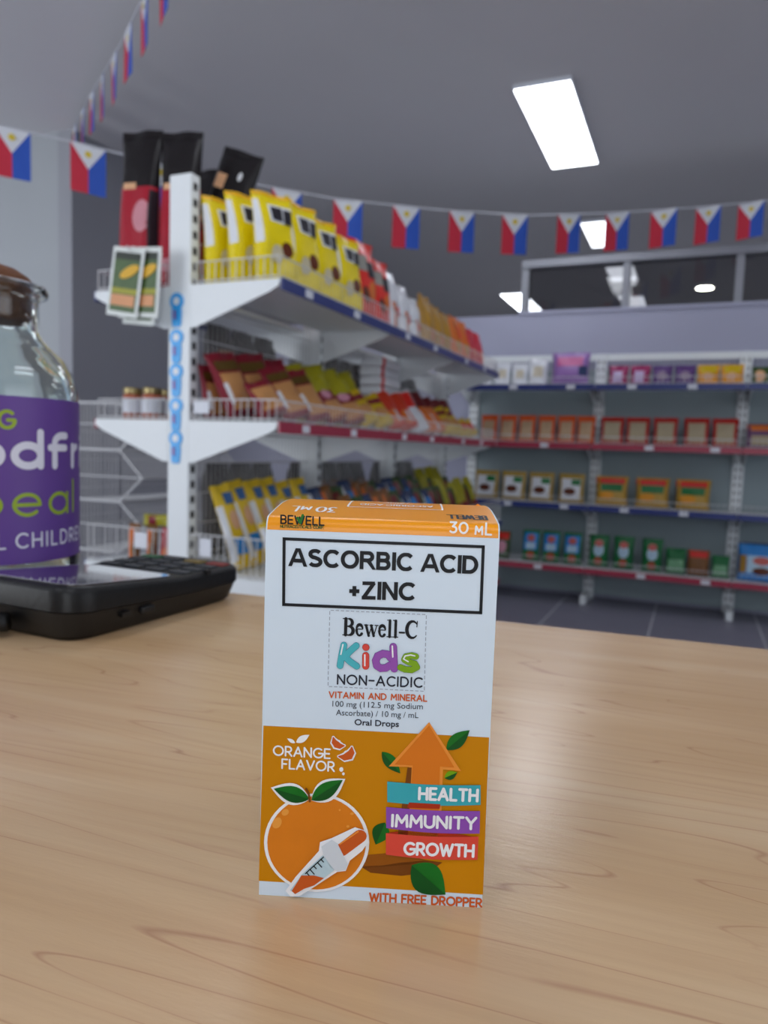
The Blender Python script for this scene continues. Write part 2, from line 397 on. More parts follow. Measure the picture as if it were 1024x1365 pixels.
BG = {  # bold grotesque capitals for flat cut strokes (vertical ends run past the cap line and are clamped to it)
 'A': (0.78, [[(-0.04, -0.12), (0.36, 1.12)], [(0.42, 1.12), (0.82, -0.12)], [(0.16, 0.32), (0.62, 0.32)]]),
 'S': (0.62, [arc(0.31, 0.715, 0.27, 0.19, 25, 270, 10)[:-1] + [(0.31, 0.525), (0.38, 0.50)] + arc(0.32, 0.295, 0.30, 0.20, 75, -155, 11)]),
 'C': (0.72, [arc(0.40, 0.5, 0.40, 0.41, 42, 318, 18)]),
 'O': (0.80, [arc(0.40, 0.5, 0.40, 0.41, 0, 360, 26)]),
 'R': (0.66, [[(0, -0.1), (0, 1.1)], [(0, 0.905), (0.36, 0.905)] + arc(0.36, 0.70, 0.22, 0.205, 90, -90, 9) + [(0, 0.495)], [(0.30, 0.50), (0.42, 0.40), (0.70, -0.12)]]),
 'B': (0.62, [[(0, -0.1), (0, 1.1)], [(0, 0.905), (0.33, 0.905)] + arc(0.33, 0.715, 0.20, 0.19, 90, -90, 9) + [(0, 0.525)], [(0.30, 0.525)] + arc(0.34, 0.31, 0.24, 0.215, 90, -90, 9) + [(0, 0.095)]]),
 'I': (0.0, [[(0, -0.1), (0, 1.1)]]),
 'D': (0.66, [[(0, -0.1), (0, 1.1)], [(0, 0.905), (0.26, 0.905)] + arc(0.26, 0.5, 0.40, 0.405, 90, -90, 12) + [(0, 0.095)]]),
 'Z': (0.60, [[(-0.06, 0.905), (0.60, 0.905)], [(0.56, 0.93), (0.0, 0.07)], [(-0.08, 0.095), (0.66, 0.095)]]),
 'N': (0.62, [[(0, -0.1), (0, 1.1)], [(0.62, -0.1), (0.62, 1.1)], [(0, 1.0), (0.62, 0.0)]]),
 '+': (0.46, [[(-0.04, 0.45), (0.50, 0.45)], [(0.23, 0.17), (0.23, 0.73)]]),
 ' ': (0.12, []),
}
def bold_text(mb, txt, x0, x1, h, wt, put, gap=0.25):
    W = sum(BG[c][0] for c in txt) + gap * (len(txt) - 1); sx = (x1 - x0 - 2 * wt * h) / W; x = x0 + wt * h
    cl = lambda px, py, e=0: put(px, min(max(py, 0), h), e)
    for c in txt:
        for k_, pl in enumerate(BG[c][1]):
            ribbon(mb.bm, [(x + a * sx, b * h) for a, b in pl], wt * h, cl, False, k_ * 2)
        x += (BG[c][0] + gap) * sx
def font_mesh(txt, x0, y0, x1, h, put, bold=0.0):
    """built-in font set from x0 to x1 with cap height h, mapped through put"""
    cu = bpy.data.curves.new('lettering', 'FONT'); cu.body = txt; cu.size = 1; cu.offset = bold; cu.resolution_u = 3
    o = bpy.data.objects.new('lettering', cu); COL.objects.link(o)
    dg = bpy.context.evaluated_depsgraph_get(); me = bpy.data.meshes.new_from_object(o.evaluated_get(dg))
    bpy.data.objects.remove(o)
    cap = 0.729
    xs = [v.co.x for v in me.vertices]; a, b = min(xs), max(xs)
    for v in me.vertices:
        v.co = Vector(put(x0 + (v.co.x - a) / (b - a) * (x1 - x0), y0 + v.co.y / cap * h))
    return me

# ---------------------------------------------------------------- vitamin carton
CA = math.radians(21.0); CO = Vector((-0.083, 0.1295, 0.9)); CW, CH, CD = 49.6, 85.0, 46.0
EX = Vector((math.cos(CA), math.sin(CA), 0)); EY = Vector((-math.sin(CA), math.cos(CA), 0))
Rm = Matrix(CAM_R)
def mm(px, py):
    """a point measured on the photograph of the carton's face, as millimetres across and up that face"""
    v = Rm @ Vector((px - 512, py - 682.5, 955)); c = Vector((0, 0, 1.0))
    t = (CO - c).dot(EY) / v.dot(EY); q = c + t * v - CO
    return q.dot(EX) * 1000, q.z * 1000
box_t = thing('medicine_carton', 'orange and white vitamin drops carton standing on the counter in front', 'carton', CO, CA)
MMS = 0.001
LAYER = [0]
def face_put(k):
    d = -0.00006 * k
    return lambda x, y, e=0: (x * MMS, d - e * 3e-6, y * MMS)
M_white = mat('carton_white', (216, 232, 246), rough=0.38, var=0.015, scale=120, spec=0.4)
M_org = mat('carton_orange', (246, 156, 0), rough=0.30, spec=0.35, var=0.03, scale=60)
M_org2 = mat('print_deep_orange', (206, 134, 2), spec=0.18, rough=0.34, var=0.05, scale=40)
M_blk = mat('print_black', (14, 16, 22), spec=0.18, rough=0.4)
M_wht = mat('print_white', (244, 246, 250), spec=0.18, rough=0.4)
M_navy = mat('print_navy', (34, 38, 52), spec=0.18, rough=0.4)
M_red = mat('print_red_orange', (206, 92, 34), spec=0.18, rough=0.4)
M_grn = mat('print_green', (24, 112, 34), spec=0.18, rough=0.35, var=0.25, scale=200)
M_grn2 = mat('print_dark_green', (16, 84, 30), spec=0.18, rough=0.35, var=0.2, scale=200)
M_lime = mat('print_lime', (120, 172, 22), spec=0.18, rough=0.3)
M_teal = mat('print_teal', (62, 172, 184), spec=0.18, rough=0.3, var=0.08, scale=150)
M_pur = mat('print_purple', (146, 82, 182), spec=0.18, rough=0.3, var=0.08, scale=150)
M_rd = mat('print_red', (224, 78, 62), spec=0.18, rough=0.3, var=0.08, scale=150)
M_rdd = mat('print_dark_red', (176, 52, 24), spec=0.18, rough=0.3)
M_frt = mat('print_fruit', (222, 128, 30), spec=0.18, rough=0.3, var=0.12, scale=110)
M_arrow = mat('print_arrow', (222, 122, 32), spec=0.18, rough=0.3, var=0.05, scale=110)
M_arrow2 = mat('print_arrow_edge', (240, 150, 60), spec=0.18, rough=0.3)
M_brown = mat('print_brown', (120, 66, 16), spec=0.18, rough=0.4, var=0.2, scale=120)
M_tube = mat('print_pale_blue', (190, 216, 226), spec=0.18, rough=0.3)
M_grey = mat('print_grey', (150, 158, 172), spec=0.18, rough=0.4)

# folded carton shell: front, rounded fold, bulging lid
w_, h_, d_ = CW * MMS, CH * MMS, CD * MMS
r_ = 0.0026
prof = [(0.0, 0.0), (0.0, h_ - r_)]
fold = [(r_ - r_ * math.cos(a), h_ - r_ + r_ * math.sin(a)) for a in [k * PI / 12 for k in range(1, 6)]]
lidp = [(r_ + (d_ - r_) * k / 6, h_ + 0.0017 * math.sin(PI * k / 6)) for k in range(0, 7)]
bd = MB(); full = prof + fold + lidp + [(d_, 0.0)]
bd.prism([(y, z) for y, z in full], 'x', 0.0, w_)
body = bd.build('carton_body', M_white, box_t)
# printed orange band that runs up the front, over the fold and across the lid
bandz = mm(509, 711)[1] * MMS
bp_ = [(0.0, bandz)] + [(0.0, h_ - r_)] + fold + lidp
def off(i, e):
    a = bp_[max(0, i - 1)]; b = bp_[min(len(bp_) - 1, i + 1)]; dx, dz = b[0] - a[0], b[1] - a[1]; l = math.hypot(dx, dz)
    return (bp_[i][0] - dz / l * e, bp_[i][1] + dx / l * e)
lid = MB()
lid.grid(lambda u, v: (0.0003 + u * (w_ - 0.0006),) + off(round(v * (len(bp_) - 1)), 0.00006), 1, len(bp_) - 1)
lid_o = lid.build('orange_lid', M_org, box_t, smooth=True)
# side tuck flap corner poking up at the top right, and a clear seal tape
MB().prism([(w_ * 1000 - 6, 84.9), (w_ * 1000 - 0.6, 84.9), (w_ * 1000 - 0.4, 86.2), (w_ * 1000 - 2.2, 87.0), (w_ * 1000 - 3.4, 86.1)], 'y', 30, 30.4).build('tuck_flap', M_org, box_t).scale = (MMS, MMS, MMS)

def poly(name, pts, m, k, parent=box_t, conv=True, smooth=0):
    P = [mm(*q) for q in pts] if conv else pts
    mb = MB(); f = face_put(k); vs = [mb.bm.verts.new(f(*q)) for q in P]
    for tri in tessellate_polygon([[Vector((x, y, 0)) for x, y in P]]):
        mb.bm.faces.new([vs[i] for i in tri])
    return mb.build(name, m, parent)
def blob(cx, cy, rx, ry, rot=0, n=26):
    return [(cx + rx * math.cos(t) * math.cos(rot) - ry * math.sin(t) * math.sin(rot), cy + rx * math.cos(t) * math.sin(rot) + ry * math.sin(t) * math.cos(rot)) for t in [2 * PI * i / n for i in range(n)]]
def leaf(x0, y0, x1, y1, wd, n=12):
    dx, dy = x1 - x0, y1 - y0; l = math.hypot(dx, dy); nx, ny = -dy / l, dx / l
    A = [(x0 + dx * t + nx * wd * math.sin(PI * t ** 0.85), y0 + dy * t + ny * wd * math.sin(PI * t ** 0.85)) for t in [i / n for i in range(n + 1)]]
    B = [(x0 + dx * t - nx * wd * math.sin(PI * t ** 0.85), y0 + dy * t - ny * wd * math.sin(PI * t ** 0.85)) for t in [i / n for i in range(1, n)]]
    return A + B[::-1]
def z1(x, y): return (330 + x * 0.3418, 650 + y * 0.3418)     # crops the carton was measured on
def z2(x, y): return (330 + x * 0.3418, 930 + y * 0.3418)
def ptext(name, txt, L0, R0, hpx, wt, m, k, gap=0.30, caps=True, parent=box_t):
    """stroke lettering between two measured baseline points"""
    a = mm(*L0); b = mm(*R0); sl = (b[1] - a[1]) / (b[0] - a[0]); f = face_put(k)
    mb = MB(); hh = hpx * (a[1] - mm(L0[0], L0[1] + 10)[1]) / 10
    stroke_text(mb, txt, a[0], 0, b[0], hh, wt, lambda x, y, e=0: f(x, a[1] + (x - a[0]) * sl + y, e), gap, caps)
    return mb.build(name, m, parent)
def ftext(name, txt, L0, R0, hpx, m, k, bold=0.0):
    a = mm(*L0); b = mm(*R0); sl = (b[1] - a[1]) / (b[0] - a[0]); f = face_put(k)
    hh = hpx * (a[1] - mm(L0[0], L0[1] + 10)[1]) / 10
    me = font_mesh(txt, a[0], 0, b[0], hh, lambda x, y: f(x, a[1] + (x - a[0]) * sl + y), bold)
    me.materials.clear(); me.materials.append(m); me.name = name
    o = bpy.data.objects.new(name, me); COL.objects.link(o); o.parent = box_t
    return o
def frame_line(name, corners, px, m, k):
    f = face_put(k); mb = MB(); P = [mm(*c) for c in corners]; P.append(P[0])
    wd = px * 0.163 / 2
    ext = []
    for a, b in zip(P, P[1:]):
        d = math.dist(a, b); ux, uy = (b[0] - a[0]) / d, (b[1] - a[1]) / d
        a2 = (a[0] - ux * wd, a[1] - uy * wd); b2 = (b[0] + ux * wd, b[1] + uy * wd)
        mb.face([f(a2[0] + uy * wd, a2[1] - ux * wd), f(b2[0] + uy * wd, b2[1] - ux * wd), f(b2[0] - uy * wd, b2[1] + ux * wd), f(a2[0] - uy * wd, a2[1] + ux * wd)])
    return mb.build(name, m, box_t)

# --- upper half of the print
frame_line('black_frame', [z1(143, 198), z1(919, 229), z1(909, 486), z1(141, 454)], 4.0, M_blk, 2)
for txt, p0, p1_ in (('ASCORBIC ACID', z1(161, 304), z1(898, 336)), ('+ZINC', z1(391, 433), z1(656, 439))):
    a = mm(*p0); b = mm(*p1_); sl = (b[1] - a[1]) / (b[0] - a[0]); f = face_put(2); mb = MB()
    bold_text(mb, txt, a[0], b[0], 3.92, 0.107, lambda x, y, e=0: f(x, a[1] + (x - a[0]) * sl + y, e)); mb.build('lettering', M_blk, box_t)
ptext('lettering', 'BEWELL', z1(128, 137), z1(301, 145), 10.5, 0.10, M_blk, 4, 0.26)
mb = MB(); f = face_put(5)
ribbon(mb.bm, [mm(*z1(196, 116)), mm(*z1(206, 136)), mm(*z1(216, 106))], 0.28, f); mb.build('green_tick', M_grn, box_t)
ptext('lettering', 'NUTRACEUTICALS CORP.', z1(128, 154), z1(298, 159), 3.6, 0.11, M_grn2, 4, 0.24)
ptext('lettering', '30', z1(786, 172), z1(858, 176), 13.6, 0.10, M_wht, 4, 0.26)
ptext('lettering', 'mL', z1(884, 178), z1(953, 182), 15.0, 0.088, M_wht, 4, 0.34)
# perforated window on the front
mb = MB(); f = face_put(2); cs = [z1(321, 476), z1(697, 493), z1(689, 792), z1(314, 773)]; cs.append(cs[0])
for a, b in zip(cs, cs[1:]):
    n = 19 if abs(a[0] - b[0]) > 60 else 14
    for i in range(n):
        t0_, t1_ = (i + 0.2) / n, (i + 0.75) / n
        ribbon(mb.bm, [mm(a[0] + (b[0] - a[0]) * t0_, a[1] + (b[1] - a[1]) * t0_), mm(a[0] + (b[0] - a[0]) * t1_, a[1] + (b[1] - a[1]) * t1_)], 0.075, f)
mb.build('perforation', M_grey, box_t)
# serif product name, drawn stroke by stroke with slab ends
def serif(mb, strokes, x, y, sc, slant, f, a):
    for k_, (pts, r) in enumerate(strokes):
        q = [(x + px * sc, y + py * sc + (x + px * sc - a[0]) * slant) for px, py in pts]
        ribbon(mb.bm, q, (lambda t, r=r: (r[0] + (r[1] - r[0]) * math.sin(PI * t)) * sc) if isinstance(r, tuple) else r * sc, f, not isinstance(r, tuple) or r[0] > 0.05, k_ * 2)
thick, thin = 0.095, 0.03
SB = {
 'B': (0.74, [([(0.18, 0.02), (0.18, 0.98)], thick), ([(0.02, 0.02), (0.36, 0.02)], thin), ([(0.02, 0.98), (0.36, 0.98)], thin), ([(0.3, 0.98)] + arc(0.36, 0.76, 0.2, 0.22, 90, -90, 8) + [(0.2, 0.54)], (thin, thick)), ([(0.3, 0.53)] + arc(0.38, 0.275, 0.24, 0.255, 90, -90, 8) + [(0.2, 0.02)], (thin, thick + 0.01))]),
 'e': (0.52, [([(0.08, 0.40), (0.42, 0.40)], thin), (arc(0.25, 0.34, 0.19, 0.32, 10, 180, 9), (thin, thick)), (arc(0.25, 0.34, 0.17, 0.32, 180, 320, 9), (thick * 0.85, 0.06))]),
 'w': (0.80, [([(0.10, 0.64), (0.27, 0.03)], 0.075), ([(0.27, 0.03), (0.42, 0.58)], thin), ([(0.40, 0.64), (0.56, 0.03)], 0.075), ([(0.56, 0.03), (0.72, 0.64)], thin), ([(0.0, 0.66), (0.22, 0.66)], thin), ([(0.32, 0.66), (0.50, 0.66)], thin), ([(0.62, 0.66), (0.80, 0.66)], thin)]),
 'l': (0.34, [([(0.16, 0.02), (0.16, 0.98)], 0.08), ([(0.02, 0.02), (0.30, 0.02)], thin), ([(0.02, 1.0), (0.16, 1.0)], thin)]),
 '-': (0.38, [([(0.06, 0.30), (0.32, 0.30)], 0.055)]),
 'C': (0.76, [(arc(0.42, 0.5, 0.33, 0.49, 40, 320, 14), (thin, thick + 0.01)), ([(0.66, 0.68), (0.68, 1.0)], thin)]),
}
a = mm(*z1(370, 573)); b = mm(*z1(665, 586)); sl = (b[1] - a[1]) / (b[0] - a[0])
tot = sum(SB[c][0] for c in 'Bewell-C'); sc = (b[0] - a[0]) / tot; mb = MB(); x = a[0]; fz = face_put(2)
for c in 'Bewell-C':
    serif(mb, SB[c][1], x, a[1], sc, sl, fz, a); x += SB[c][0] * sc
mb.build('lettering', M_blk, box_t)
# balloon letters K i d s
def fat(name, pls, rpx, m, k):
    mb = MB(); f = face_put(k); e = MB(); fe = face_put(k - 1); g = MB(); fg = face_put(k + 1)
    for k_, pl in enumerate(pls):
        q = [mm(*z1(*p_)) for p_ in pl]
        ribbon(mb.bm, q, rpx * 0.0557, f, True, k_ * 3); ribbon(e.bm, q, (rpx + 1.4) * 0.0557, fe, True, k_ * 3)
    o = mb.build('balloon_letter', m, box_t); e.build('letter_outline', mat('print_' + name, *DK[name], spec=0.18), o)
    for pl in pls[:1]:
        q = [mm(p_[0] * 0.3418 + 330 - 1.2, 650 + p_[1] * 0.3418 - 1.0) for p_ in pl[:max(2, len(pl) // 2)]]
        ribbon(g.bm, q, rpx * 0.0557 * 0.22, fg)
    g.build('shine', M_wht, o)
DK = {'deep_teal': ((40, 120, 140),), 'deep_red': ((150, 40, 36),), 'deep_purple': ((96, 44, 130),), 'deep_lime': ((80, 120, 14),)}
M_lt = mat('letter_teal', (78, 184, 196), spec=0.18, rough=0.25, var=0.04, scale=300); M_lr = mat('letter_red', (222, 76, 66), spec=0.18, rough=0.25, var=0.04, scale=300)
M_lp = mat('letter_purple', (152, 84, 176), spec=0.18, rough=0.25, var=0.04, scale=300); M_ll = mat('letter_lime', (128, 172, 24), spec=0.18, rough=0.25, var=0.04, scale=300)
fat('deep_teal', [[(376, 612), (368, 650), (361, 692)], [(424, 614), (395, 640), (381, 658), (400, 676), (426, 694)]], 12.0, M_lt, 4)
fat('deep_red', [[(461, 652), (461, 694)], [(461, 620), (462, 621)]], 12.5, M_lr, 4)
fat('deep_purple', [[(568, 618), (570, 660), (572, 704)], [(558, 662), (548, 648), (528, 645), (508, 654), (500, 672), (504, 692), (520, 702), (540, 700), (556, 690)]], 13.5, M_lp, 4)
fat('deep_lime', [[(656, 656), (640, 652), (618, 656), (612, 668), (630, 678), (652, 684), (660, 698), (640, 708), (614, 706), (596, 698)]], 11.5, M_ll, 5)
ptext('lettering', 'NON-ACIDIC', z1(348, 763), z1(682, 776), 12.0, 0.088, M_navy, 2, 0.30)
ptext('lettering', 'VITAMIN AND MINERAL', z1(316, 816), z1(701, 831), 7.6, 0.11, M_red, 2, 0.30)
ftext('lettering', '100 mg (112.5 mg Sodium', z2(331, 32), z2(683, 43), 8.0, M_navy, 2, 0.0)
ftext('lettering', 'Ascorbate) / 10 mg / mL', z2(345, 66), z2(666, 77), 8.0, M_navy, 2, 0.0)
ftext('lettering', 'Oral Drops', z2(417, 104), z2(590, 112), 8.2, M_navy, 2, 0.018)

# --- lower half: deep orange field and its pictures
poly('orange_field', [z2(62, 107), z2(942, 153), z2(918, 766), z2(44, 712)], M_org2, 1)
ptext('lettering', 'ORANGE', z2(99, 220), z2(324, 234), 12.0, 0.092, M_wht, 3, 0.26)
ptext('lettering', 'FLAVOR', z2(132, 272), z2(341, 284), 12.0, 0.092, M_wht, 3, 0.26)
poly('splash_drop', [z2(*q) for q in leaf(190, 172, 242, 142, 13)], M_wht, 3)
poly('splash_drop', [z2(*q) for q in leaf(186, 174, 155, 156, 7)], M_wht, 3)
poly('splash_drop', [z2(*q) for q in blob(366, 277, 8, 9)], M_wht, 3)
poly('splash_drop', [z2(*q) for q in blob(374, 294, 5, 6)], M_wht, 3)
def crescent(pts, wd):
    f2 = face_put(3); f3 = face_put(4)
    q = [mm(*z2(*p_)) for p_ in pts]; m1 = MB(); ribbon(m1.bm, q, lambda t: (0.35 + (wd + 0.2) * math.sin(PI * t)), f2); o = m1.build('orange_segment', M_wht, box_t)
    m2 = MB(); ribbon(m2.bm, q, lambda t: (0.15 + wd * math.sin(PI * t)), f3); m2.build('segment_flesh', M_red, o)
crescent([(335, 152), (338, 168), (348, 180), (362, 186), (377, 184)], 0.62)
crescent([(407, 190), (406, 208), (396, 223), (376, 230), (356, 226)], 0.75)
# plain orange fruit with two leaves
poly('fruit_outline', [z2(*q) for q in blob(270, 562, 205, 192, 0, 48)], M_wht, 3)
poly('orange_fruit', [z2(*q) for q in blob(270, 562, 192, 182, 0, 48)], M_frt, 4)
for q in (blob(148, 443, 15, 12, -0.6), blob(116, 484, 17, 23, 0.5), blob(392, 498, 6, 5), blob(360, 434, 4, 4), blob(408, 448, 7, 5)):
    poly('peel_highlight', [z2(*p_) for p_ in q], mat('print_peel_light', (238, 160, 66), spec=0.18), 5)
for (x0, y0, x1, y1) in ((242, 392, 92, 346), (250, 396, 382, 312)):
    poly('leaf_outline', [z2(*q) for q in leaf(x0, y0, x1, y1, 42)], M_wht, 6)
    lf = poly('fruit_leaf', [z2(*q) for q in leaf(x0, y0 - 2, x1 + (12 if x1 < x0 else -10), y1 + 4, 31)], M_grn, 7)
    L_ = leaf(x0, y0 - 2, x1 + (12 if x1 < x0 else -10), y1 + 4, 31); half = L_[:13] if x1 > x0 else L_[12:] + [L_[0]]
    poly('leaf_shade', [z2(*q) for q in half], M_grn2, 8, lf)
mb = MB(); ribbon(mb.bm, [mm(*z2(*q)) for q in ((230, 350), (240, 368), (244, 398))], 0.24, face_put(9)); mb.build('fruit_stem', M_brown, box_t)
# dropper across the fruit
def quadp(name, pts, m, k, par=box_t): return poly(name, [z2(*q) for q in pts], m, k, par)
dr = quadp('dropper_outline', [(150, 745), (190, 690), (280, 590), (284, 556), (330, 540), (420, 498), (462, 512), (474, 552), (448, 590), (400, 628), (384, 668), (350, 672), (262, 730), (205, 765), (170, 768)], M_wht, 10)
mb = MB(); ribbon(mb.bm, [mm(*z2(*q)) for q in ((368, 586), (440, 532))], 1.45, face_put(11)); mb.build('dropper_bulb', M_red, dr)
mb = MB(); ribbon(mb.bm, [mm(*z2(*q)) for q in ((362, 562), (432, 514))], 0.16, face_put(12)); mb.build('bulb_shine', M_arrow2, dr)
quadp('dropper_collar', [(290, 572), (330, 546), (352, 560), (392, 640), (384, 662), (352, 668), (326, 656), (296, 600)], mat('print_collar', (214, 222, 230), spec=0.18), 12, dr)
quadp('dropper_tube', [(296, 606), (340, 664), (268, 718), (222, 736), (186, 752), (168, 742), (200, 700), (212, 682)], M_tube, 12, dr)
quadp('dropper_liquid', [(212, 684), (262, 684), (300, 694), (262, 722), (222, 736), (188, 756), (174, 744), (200, 704)], M_red, 13, dr)
mb = MB()
for i, (tx, ty) in enumerate([(232, 672), (246, 660), (260, 646), (275, 633), (288, 620)]):
    ribbon(mb.bm, [mm(*z2(tx, ty)), mm(*z2(tx + (16 if i % 2 else 10), ty + (18 if i % 2 else 11)))], 0.12, face_put(14))
ribbon(mb.bm, [mm(*z2(228, 676)), mm(*z2(298, 612))], 0.12, face_put(14))
mb.build('dropper_scale', M_blk, dr)
# leaves, shadowed pulp and the arrow
for i, (a0, b0, wd, mt) in enumerate([((775, 200), (866, 124), 28, M_grn), ((524, 208), (596, 292), 24, M_grn), ((768, 310), (818, 288), 17, M_lime), ((536, 484), (500, 570), 34, M_grn), ((640, 650), (772, 764), 62, M_grn)]):
    lf = poly('green_leaf', [z2(*q) for q in leaf(*a0, *b0, wd)], mt, 3)
    L_ = leaf(*a0, *b0, wd)
    poly('leaf_shade', [z2(*q) for q in L_[:13]], M_grn2, 4, lf)
quadp('fruit_shadow', [(440, 655), (520, 652), (600, 640), (700, 632), (760, 640), (700, 680), (600, 692), (480, 680)], M_brown, 2)
quadp('fruit_rind', [(432, 660), (470, 610), (540, 604), (650, 620), (700, 632), (620, 650), (540, 655)], mat('print_rind', (150, 84, 14), spec=0.18, var=0.2, scale=150), 2)
ar = quadp('arrow_edge', [(708, 92), (832, 282), (762, 276), (752, 545), (600, 540), (630, 266), (551, 264)], M_arrow2, 5)
quadp('arrow_face', [(708, 104), (806, 268), (750, 264), (742, 545), (624, 540), (644, 260), (574, 256)], M_arrow, 6, ar)
quadp('arrow_side', [(624, 268), (640, 268), (626, 540), (584, 540)], M_brown, 6, ar)
def band(top, bot, m, inner=None):
    def edge(pts, sag, n=10):
        (x0, y0), (x1, y1) = pts
        return [(x0 + (x1 - x0) * i / n, y0 + (y1 - y0) * i / n + sag * math.sin(PI * i / n)) for i in range(n + 1)]
    return edge(top, 6) + edge(bot, 8)[::-1]
quadp('teal_band', band([(545, 322), (908, 336)], [(545, 402), (908, 413)], M_teal), M_teal, 7)
quadp('purple_band', band([(541, 421), (906, 437)], [(541, 503), (904, 524)], M_pur), M_pur, 7)
quadp('red_ring_inside', [q for q in blob(720, 538, 178, 20, 0.06)], M_rdd, 6)
quadp('red_band', band([(540, 522), (900, 536)], [(540, 606), (896, 626)], M_rd), M_rd, 8)
ar2 = quadp('arrow_through_bands', [(630, 403), (752, 410), (748, 428), (622, 424)], M_rdd, 8)
ptext('lettering', 'HEALTH', z2(664, 389), z2(900, 397), 14.6, 0.125, M_wht, 9, 0.30)
ptext('lettering', 'IMMUNITY', z2(558, 494), z2(893, 506), 14.6, 0.12, M_wht, 9, 0.26)
ptext('lettering', 'GROWTH', z2(607, 603), z2(884, 613), 14.8, 0.12, M_wht, 9, 0.26)
ptext('lettering', 'WITH FREE DROPPER', z2(473, 790), z2(915, 813), 10.4, 0.115, M_red, 2, 0.26)
# print on the lid: upside down from here
def lid_put(x, y, e=0):   # x mm from left, y mm back from the front edge
    i = y / CD * 6 * 0.9
    z = h_ + 0.0017 * math.sin(PI * min(1, max(0, (y * MMS - r_) / (d_ - r_)))) + 0.00014 + e * 3e-6
    return (x * MMS, y * MMS, z)
def rev(x0, y0): return lambda x, y, e=0: lid_put(x0 - x, y0 - y, e)
mb = MB(); stroke_text(mb, '30', 0, 0, 4.6, 5.6, 0.055, rev(14.0, 12.5), 0.26); mb.build('lid_lettering', M_wht, box_t)
mb = MB(); stroke_text(mb, 'mL', 0, 0, 4.8, 6.0, 0.045, rev(8.2, 12.5), 0.3); mb.build('lid_lettering', M_wht, box_t)
me = font_mesh('ASCORBIC ACID', 0, 0, 17.5, 3.4, rev(36, 21.0), 0.015); me.materials.clear(); me.materials.append(M_wht)
o = bpy.data.objects.new('lid_lettering', me); COL.objects.link(o); o.parent = box_t
me = font_mesh('+ZINC', 0, 0, 6.5, 3.4, rev(30.4, 26.2), 0.015); me.materials.clear(); me.materials.append(M_wht)
o = bpy.data.objects.new('lid_lettering', me); COL.objects.link(o); o.parent = box_t
mb = MB()
for p_, q_ in (((16, 14.5), (38, 14.5)), ((38, 14.5), (38, 29)), ((38, 29), (16, 29)), ((16, 29), (16, 14.5))):
    ribbon(mb.bm, sub([p_, q_], 3), 0.22, lid_put)
mb.build('lid_frame', M_wht, box_t)
mb = MB(); stroke_text(mb, 'BEWELL', 0, 0, 9.0, 4.0, 0.07, rev(47.6, 9.0), 0.26); mb.build('lid_lettering', M_navy, box_t)

# ---------------------------------------------------------------- glass jar with cork
M_clear = bpy.data.materials.new('jar_glass'); M_clear.use_nodes = True
p = M_clear.node_tree.nodes['Principled BSDF']; p.inputs['Base Color'].default_value = (0.90, 0.965, 0.95, 1); p.inputs['Roughness'].default_value = 0.02
p.inputs['Transmission Weight'].default_value = 1; p.inputs['IOR'].default_value = 1.46
JX, JY = -0.4145, 0.3185
jar = thing('glass_jar', 'corked clear glass donation jar with a purple label behind the card terminal', 'jar', (JX, JY, 0.9004), 0)
outer = [(0.0, 0.0), (0.048, 0.0), (0.0535, 0.004), (0.0550, 0.012), (0.0550, 0.118), (0.0545, 0.128), (0.0520, 0.139), (0.0465, 0.149), (0.039, 0.156), (0.0345, 0.161), (0.0318, 0.166), (0.0312, 0.183), (0.0326, 0.1865), (0.0368, 0.1885), (0.0376, 0.1915), (0.0362, 0.1935), (0.0300, 0.1938)]
inner = [(0.0280, 0.1905), (0.0280, 0.166), (0.032, 0.1585), (0.037, 0.1525), (0.0445, 0.1455), (0.0490, 0.137), (0.0517, 0.127), (0.0522, 0.118), (0.0522, 0.014), (0.049, 0.009), (0.0, 0.007)]
g = MB(); n = 72; rings = []
for (r, z) in outer + inner:
    if r == 0: rings.append([g.bm.verts.new((0, 0, z))])
    else: rings.append([g.bm.verts.new((r * math.cos(2 * PI * i / n), r * math.sin(2 * PI * i / n), z)) for i in range(n)])
for a, b in zip(rings, rings[1:]):
    for i in range(n):
        j = (i + 1) % n
        if len(a) == 1: g.bm.faces.new((a[0], b[j], b[i]))
        elif len(b) == 1: g.bm.faces.new((a[i], a[j], b[0]))
        else: g.bm.faces.new((a[i], a[j], b[j], b[i]))
g.build('glass_body', M_clear, jar, smooth=True)
M_cork = mat('cork', (104, 64, 40), rough=0.9, var=0.5, scale=120, bump=0.8)
ck = MB().lathe([(0.0, 0.171), (0.0255, 0.171), (0.0276, 0.175), (0.0276, 0.1935), (0.0294, 0.1942), (0.0296, 0.1955), (0.0262, 0.1995), (0.020, 0.2035), (0.011, 0.2062), (0.0, 0.207)], 48, cap=False)
ck.build('cork_stopper', M_cork, jar, smooth=True)
M_lab = mat('label_purple', (98, 64, 146), rough=0.45, var=0.08, scale=20)
LR = 0.0552
view = math.atan2(-JY, -JX)                # from the jar towards the camera
lab = MB(); a0, a1 = view - 1.75, view + 1.75
lab.grid(lambda u, v: (LR * math.cos(a0 + (a1 - a0) * u), LR * math.sin(a0 + (a1 - a0) * u), 0.0245 + v * 0.0985), 60, 1)
lab.build('label', M_lab, jar, smooth=True)
def jput(x, y, e=0):      # x mm along the label from the point nearest the camera, y mm above the jar's foot
    a = view + x * MMS / LR
    return ((LR + 0.00015 + e * 4e-6) * math.cos(a), (LR + 0.00015 + e * 4e-6) * math.sin(a), y * MMS)
M_jw = mat('label_white', (222, 222, 236), rough=0.45); M_jg = mat('label_lime', (150, 176, 40), rough=0.45)
def jtext(txt, x0, x1, y, h, wt, m, gap=0.3, sp=1):
    mb = MB(); stroke_text(mb, txt, x0, y, x1, h, wt, jput, gap, True, 1.6); return mb.build('label_lettering', m, jar)
jtext('oodfri', -32.0, 78.5, 82.6, 18.4, 0.12, M_jw, 0.30)
